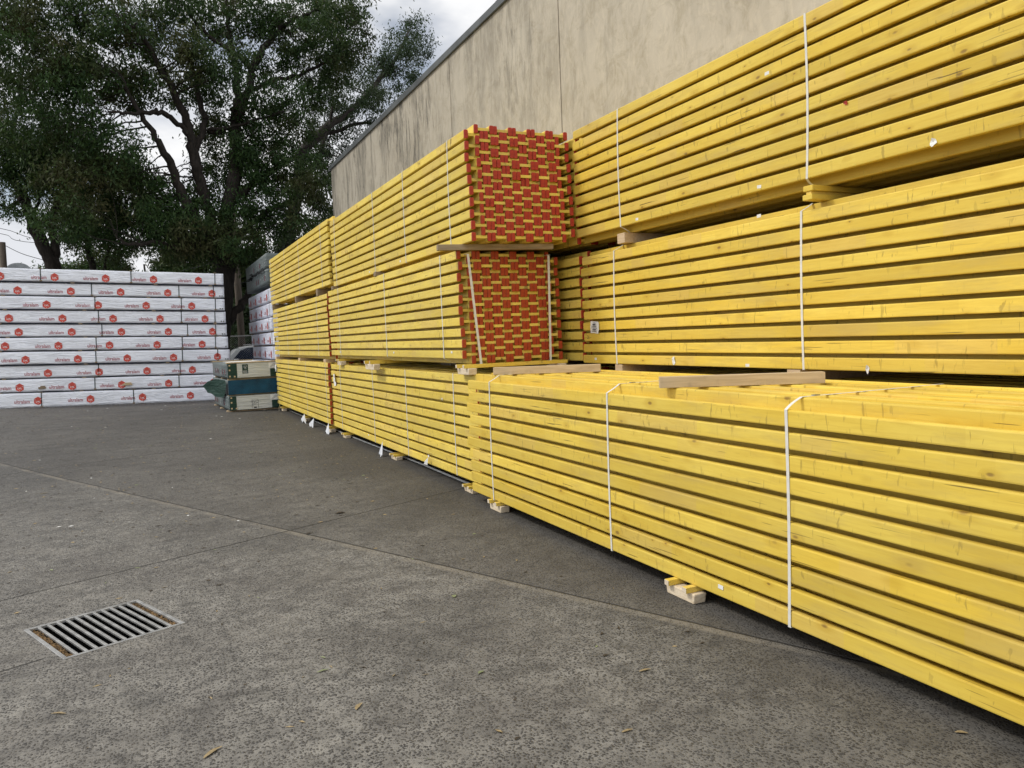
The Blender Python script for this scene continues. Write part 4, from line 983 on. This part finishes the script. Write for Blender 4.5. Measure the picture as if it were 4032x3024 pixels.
for A, B in zip(rings, rings[1:]):
    for k in range(len(prof)): bm.faces.new((A[k], A[(k + 1) % len(prof)], B[(k + 1) % len(prof)], B[k]))
bm.faces.new(rings[0]); bm.faces.new(rings[-1])
me = bm_mesh(bm, 'car_body'); body = mobj('body', me, CARP, t)
def quadm(name, pts, mat, parent):
    bm = bmesh.new(); vs = [bm.verts.new(p) for p in pts]; f = bm.faces.new(vs)
    r = bmesh.ops.extrude_face_region(bm, geom=[f]); 
    for v in r['geom']:
        if isinstance(v, bmesh.types.BMVert): v.co += Vector((-.004, -.004, .004))
    return mobj(name, bm_mesh(bm, name), mat, parent)
quadm('windscreen', [(.94, .10, 1.035), (.94, W_ - .10, 1.035), (1.46, W_ - .22, 1.462), (1.46, .22, 1.462)], WSG, t)
quadm('side_window', [(1.15, -.02, 1.00), (2.25, -.02, 1.02), (2.25, .125, 1.48), (1.72, .13, 1.47), (1.50, .10, 1.38)], GLASS, t)
quadm('side_window', [(2.33, -.02, 1.02), (3.35, -.02, 1.03), (3.2, .12, 1.46), (2.33, .125, 1.48)], GLASS, t)
quadm('rear_window', [(4.12, W_ - .2, 1.13), (4.12, .2, 1.13), (3.74, .25, 1.43), (3.74, W_ - .25, 1.43)], GLASS, t)
mobj('mirror', box_mesh('mirror', 1.22, 1.40, -.2, -.03, .98, 1.10, .03), CARP, t)
for x in (.85, 3.6):
    for yy in (.06, W_ - .20):
        bm = bmesh.new(); add_tube(bm, [(Vector((0, -.02, 0)), .29), (Vector((0, 0, 0)), .32), (Vector((0, .16, 0)), .32), (Vector((0, .18, 0)), .29)], 24)
        w = mobj('wheel', bm_mesh(bm, 'wheel'), RUB, t, (x, yy - .04, .32))
        bm = bmesh.new(); add_tube(bm, [(Vector((0, -.03, 0)), .19), (Vector((0, -.01, 0)), .2)], 16); mobj('rim', bm_mesh(bm, 'rim'), GALV, w)
for yy in (.18, W_ - .42): mobj('headlight', box_mesh('headlight', -.012, .05, yy, yy + .26, .62, .74, .02), WSG, t)
mobj('grille', box_mesh('grille', -.014, .04, .5, W_ - .5, .5, .68, .01), BLK, t)
for (a, b) in ((.25, .32), (W_ - .32, W_ - .25)):
    mobj('roof_rail', box_mesh('roof_rail', 1.75, 3.5, a, b, 1.56, 1.60, .01), GALV, t)

# arched roof shed far behind on the left
SH = M_plain('grey_roof_sheeting', (.30, .32, .33), .6, .12, 3); SHD = M_plain('dark_shed_wall', (.05, .055, .065), .8, .1, 3)
t = empty('storage_shed', (-8.6, 60, 0)); tag(t, 'distant low shed with a grey arched roof at the far left edge', 'shed')
mobj('wall', box_mesh('wall', -5, 3.6, 0, 8, 0, 7.18, .02), SHD, t)
bm = bmesh.new(); pr = []; w = .68
for k in range(13): a = R(180 * k / 12); pr.append((1.42 + w * math.cos(a), 7.17 + .42 * math.sin(a)))
A = [bm.verts.new((x, .5, z)) for x, z in pr]; B = [bm.verts.new((x, 7, z)) for x, z in pr]
for k in range(12): bm.faces.new((A[k], A[k + 1], B[k + 1], B[k]))
bm.faces.new(A); bm.faces.new(B)
for k in range(12):
    add_box(bm, 1.42 - w * .93 + k * w * 1.86 / 12, 1.42 - w * .93 + k * w * 1.86 / 12 + .03, .47, .5, 7.17, 7.17 + .42 * math.sqrt(max(.02, 1 - ((-.93 + k * 1.86 / 12)) ** 2)) * .96)
mobj('arched_roof', bm_mesh(bm, 'arched_roof'), SH, t)

# ------------------------------------------------------------------ fallen leaves and litter
def leaf_mesh(L, W, seed, curl=.25):
    rr = random.Random(seed); bm = bmesh.new(); n = 8; L_, C_, R_ = [], [], []
    for i in range(n + 1):
        u = i / n; w = W * math.sin(math.pi * min(1, u * .92 + .04)) ** .8; x = (u - .5) * L; bend = rr.uniform(-.02, .02) * L + .10 * L * math.sin(u * 3)
        h = .003 + curl * L * .25 * (u - .5) ** 2
        L_.append(bm.verts.new((x, bend + w, h + .25 * w))); C_.append(bm.verts.new((x, bend, h))); R_.append(bm.verts.new((x, bend - w, h + .35 * w)))
    for a, b in ((L_, C_), (C_, R_)):
        for i in range(n): bm.faces.new((a[i], a[i + 1], b[i + 1], b[i]))
    return bm_mesh(bm, 'fallen_leaf', True)
LT = M_plain('tan_dry_leaf', (.34, .26, .14), .6, .2, 30); LG = M_plain('grey_green_dry_leaf', (.24, .27, .14), .6, .2, 30); LB = M_plain('dark_brown_leaf', (.06, .045, .03), .7, .2, 30)
LV = [((.143, 3.098), .125, .013, LT, 40, 'curled tan leaf at the bottom edge of the photo, left of centre'), ((.729, 3.185), .085, .013, LT, 50, 'small tan leaf below centre on the concrete'),
      ((.667, 3.623), .08, .010, LG, 10, 'thin grey green leaf left of centre in the foreground'), ((1.309, 3.231), .05, .012, LG, 20, 'tiny greenish leaf in the centre foreground'),
      ((1.964, 2.87), .085, .010, LT, -5, 'narrow yellow brown leaf in the foreground, right of centre'), ((-.428, 3.773), .09, .009, LT, -30, 'pale narrow leaf at lower left below the drain grate'),
      ((1.594, 2.46), .07, .009, LT, 0, 'narrow tan leaf close to the bottom edge, right of centre'), ((2.66, 1.84), .06, .012, LT, -40, 'brown leaf under the nearest bundle at the bottom right'),
      ((1.584, 4.281), .06, .018, LG, 60, 'green leaf in the middle of the concrete'), ((1.509, 6.944), .12, .03, LB, 0, 'dark crumpled leaf near the crossing joints'),
      ((1.20, 2.62), .04, .008, LB, 20, 'dark leaf bit near the bottom edge'), ((.35, 5.3), .07, .012, LB, 15, 'dark leaf right of the drain grate'),
      ((1.90, 3.10), .05, .010, LB, 10, 'dark leaf among the stones in the right foreground'), ((.02, 7.4), .09, .012, LB, 0, 'dark leaf beyond the diagonal joint'),
      ((1.12, 6.35), .08, .014, LB, 30, 'reddish dark leaf near the joint crossing'), ((-1.1, 9.9), .12, .012, LT, 0, 'pale stick like leaf in the far left yard')]
for i, ((x, y), L, W, m, a, lb) in enumerate(LV):
    o = mobj('fallen_leaf', leaf_mesh(L * .75, W * .8, i), m, None, (x, y, gz(x, y) + .001), (0, 0, R(a))); tag(o, lb, 'leaf', 'fallen leaves on the concrete')
g = np.random.default_rng(9); bm = bmesh.new()
for k in range(2600):
    if k < 600: x, y = g.uniform(-4, 2.6), g.uniform(2, 11)
    else: x, y = g.uniform(-4.5, 2.7), g.uniform(7, 23.6)
    if y > 20 and x < 2.2: pass
    if (Vector((x, y)) - GC).length < .5: continue
    L = g.uniform(.004, .020) * (1 + .05 * y); w = L * g.uniform(.12, .5); a = g.uniform(0, 6.28); z = gz(x, y) + .003
    d = Vector((math.cos(a), math.sin(a), 0)); s = Vector((-d.y, d.x, 0)); c = Vector((x, y, z))
    f = bm.faces.new([bm.verts.new(c - d * L), bm.verts.new(c + s * w + Vector((0, 0, .003))), bm.verts.new(c + d * L), bm.verts.new(c - s * w)]); f.material_index = int(g.choice(4, p=(.36, .10, .51, .03)))
me = bpy.data.meshes.new('leaf_litter'); bm.to_mesh(me); bm.free()
for m in (LT, LG, LB, PAPER): me.materials.append(m)
o = mobj('leaf_litter', me); tag(o, 'tiny scattered leaf bits and chips over the yard concrete', 'litter', kind='stuff')
o = mobj('crushed_cup', leaf_mesh(.11, .03, 77), PAPER, None, (2.5, 19.0, .012), (0, 0, R(20))); o.name = 'paper_litter'; tag(o, 'small white paper litter on the ground beside the low green stack', 'litter')

# ------------------------------------------------------------------ world and light
w = bpy.data.worlds.new('World'); SC.world = w; w.use_nodes = True; nt = w.node_tree
bg = nt.nodes['Background']; L = nt.links.new
sky = nt.nodes.new('ShaderNodeTexSky'); sky.sky_type = 'NISHITA'; sky.sun_disc = False
SUN_EL, SUN_AZ = R(48), R(-70)         # azimuth from +Y towards +X
sky.sun_elevation = SUN_EL; sky.sun_rotation = SUN_AZ
sky.air_density = 1.0; sky.dust_density = 1.5
tc = nt.nodes.new('ShaderNodeTexCoord'); sx = nt.nodes.new('ShaderNodeSeparateXYZ'); L(tc.outputs['Generated'], sx.inputs[0])
ad = nt.nodes.new('ShaderNodeMath'); ad.operation = 'ADD'; ad.inputs[1].default_value = .22; L(sx.outputs[2], ad.inputs[0])
mxm = nt.nodes.new('ShaderNodeMath'); mxm.operation = 'MAXIMUM'; mxm.inputs[1].default_value = .08; L(ad.outputs[0], mxm.inputs[0])
dv = nt.nodes.new('ShaderNodeVectorMath'); dv.operation = 'DIVIDE'; cb = nt.nodes.new('ShaderNodeCombineXYZ')
for i in range(3): L(mxm.outputs[0], cb.inputs[i])
L(tc.outputs['Generated'], dv.inputs[0]); L(cb.outputs[0], dv.inputs[1])
def wn(scale, detail, off):
    mp = nt.nodes.new('ShaderNodeMapping'); mp.inputs['Location'].default_value = off; L(dv.outputs[0], mp.inputs[0])
    q = nt.nodes.new('ShaderNodeTexNoise'); q.inputs['Scale'].default_value = scale; q.inputs['Detail'].default_value = detail; q.inputs['Roughness'].default_value = .55
    L(mp.outputs[0], q.inputs['Vector']); return q.outputs['Fac']
def mr(v, a, b, c, d):
    q = nt.nodes.new('ShaderNodeMapRange'); q.interpolation_type = 'SMOOTHSTEP'; L(v, q.inputs['Value'])
    for nm, x in zip(('From Min', 'From Max', 'To Min', 'To Max'), (a, b, c, d)): q.inputs[nm].default_value = x
    return q.outputs[0]
cov = mr(wn(1.6, 5, (3.1, 1.7, 0)), .33, .50, 0.30, 1)
sh = mr(wn(1.9, 6, (9.4, 4.2, 1)), .40, .60, 0, 1)
cc = nt.nodes.new('ShaderNodeMix'); cc.data_type = 'RGBA'; cc.inputs[6].default_value = (8.6, 8.8, 9.3, 1); cc.inputs[7].default_value = (11.2, 11.2, 11.2, 1); L(sh, cc.inputs[0])
mx = nt.nodes.new('ShaderNodeMix'); mx.data_type = 'RGBA'; L(cov, mx.inputs[0]); L(sky.outputs[0], mx.inputs[6]); L(cc.outputs[2], mx.inputs[7])
back = mr(sx.outputs[1], .1, -.6, 1.0, 1.5)  # sky brightening added behind the camera to light the faces turned its way
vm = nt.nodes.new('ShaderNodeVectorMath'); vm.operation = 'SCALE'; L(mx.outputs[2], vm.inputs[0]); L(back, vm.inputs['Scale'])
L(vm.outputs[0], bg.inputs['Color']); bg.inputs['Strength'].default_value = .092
sun = bpy.data.lights.new('sun', 'SUN'); sun.energy = 2.1; sun.angle = R(11); sun.color = (1, .95, .86)
so = bpy.data.objects.new('sun', sun); COL.objects.link(so)
sd = Vector((math.sin(SUN_AZ) * math.cos(SUN_EL), math.cos(SUN_AZ) * math.cos(SUN_EL), math.sin(SUN_EL)))
so.rotation_euler = sd.to_track_quat('Z', 'Y').to_euler(); so.location = (-10, 5, 20)

# ------------------------------------------------------------------ camera
cam = bpy.data.cameras.new('camera'); co = bpy.data.objects.new('camera', cam); COL.objects.link(co)
yaw, pitch, roll = R(25.22618), R(-3.5717), R(-2.21257)
f_ = Vector((math.sin(yaw) * math.cos(pitch), math.cos(yaw) * math.cos(pitch), math.sin(pitch)))
r0 = Vector((math.cos(yaw), -math.sin(yaw), 0)); u0 = r0.cross(f_)
rr_ = r0 * math.cos(roll) + u0 * math.sin(roll); uu = -r0 * math.sin(roll) + u0 * math.cos(roll)
Mx = Matrix((rr_, uu, -f_)).transposed().to_4x4(); Mx.translation = Vector((0, 0, 1.5436)); co.matrix_world = Mx
cam.sensor_width = 36; cam.lens = 36 * 3054.75 / 4032; cam.clip_start = .05; cam.clip_end = 2000
SC.camera = co
SC.view_settings.view_transform = 'Standard'; SC.view_settings.look = 'None'; SC.view_settings.exposure = 0; SC.view_settings.gamma = 1
SC.render.resolution_x = 1024; SC.render.resolution_y = 768
SC.render.engine = 'CYCLES'
SC.cycles.max_bounces = 4; SC.cycles.diffuse_bounces = 3; SC.cycles.glossy_bounces = 2; SC.cycles.transparent_max_bounces = 4

for o_ in bpy.data.objects:
    if o_.parent is None and 'label' in o_ and len(o_['label'].split()) > 16: print('LONG', o_['label'])
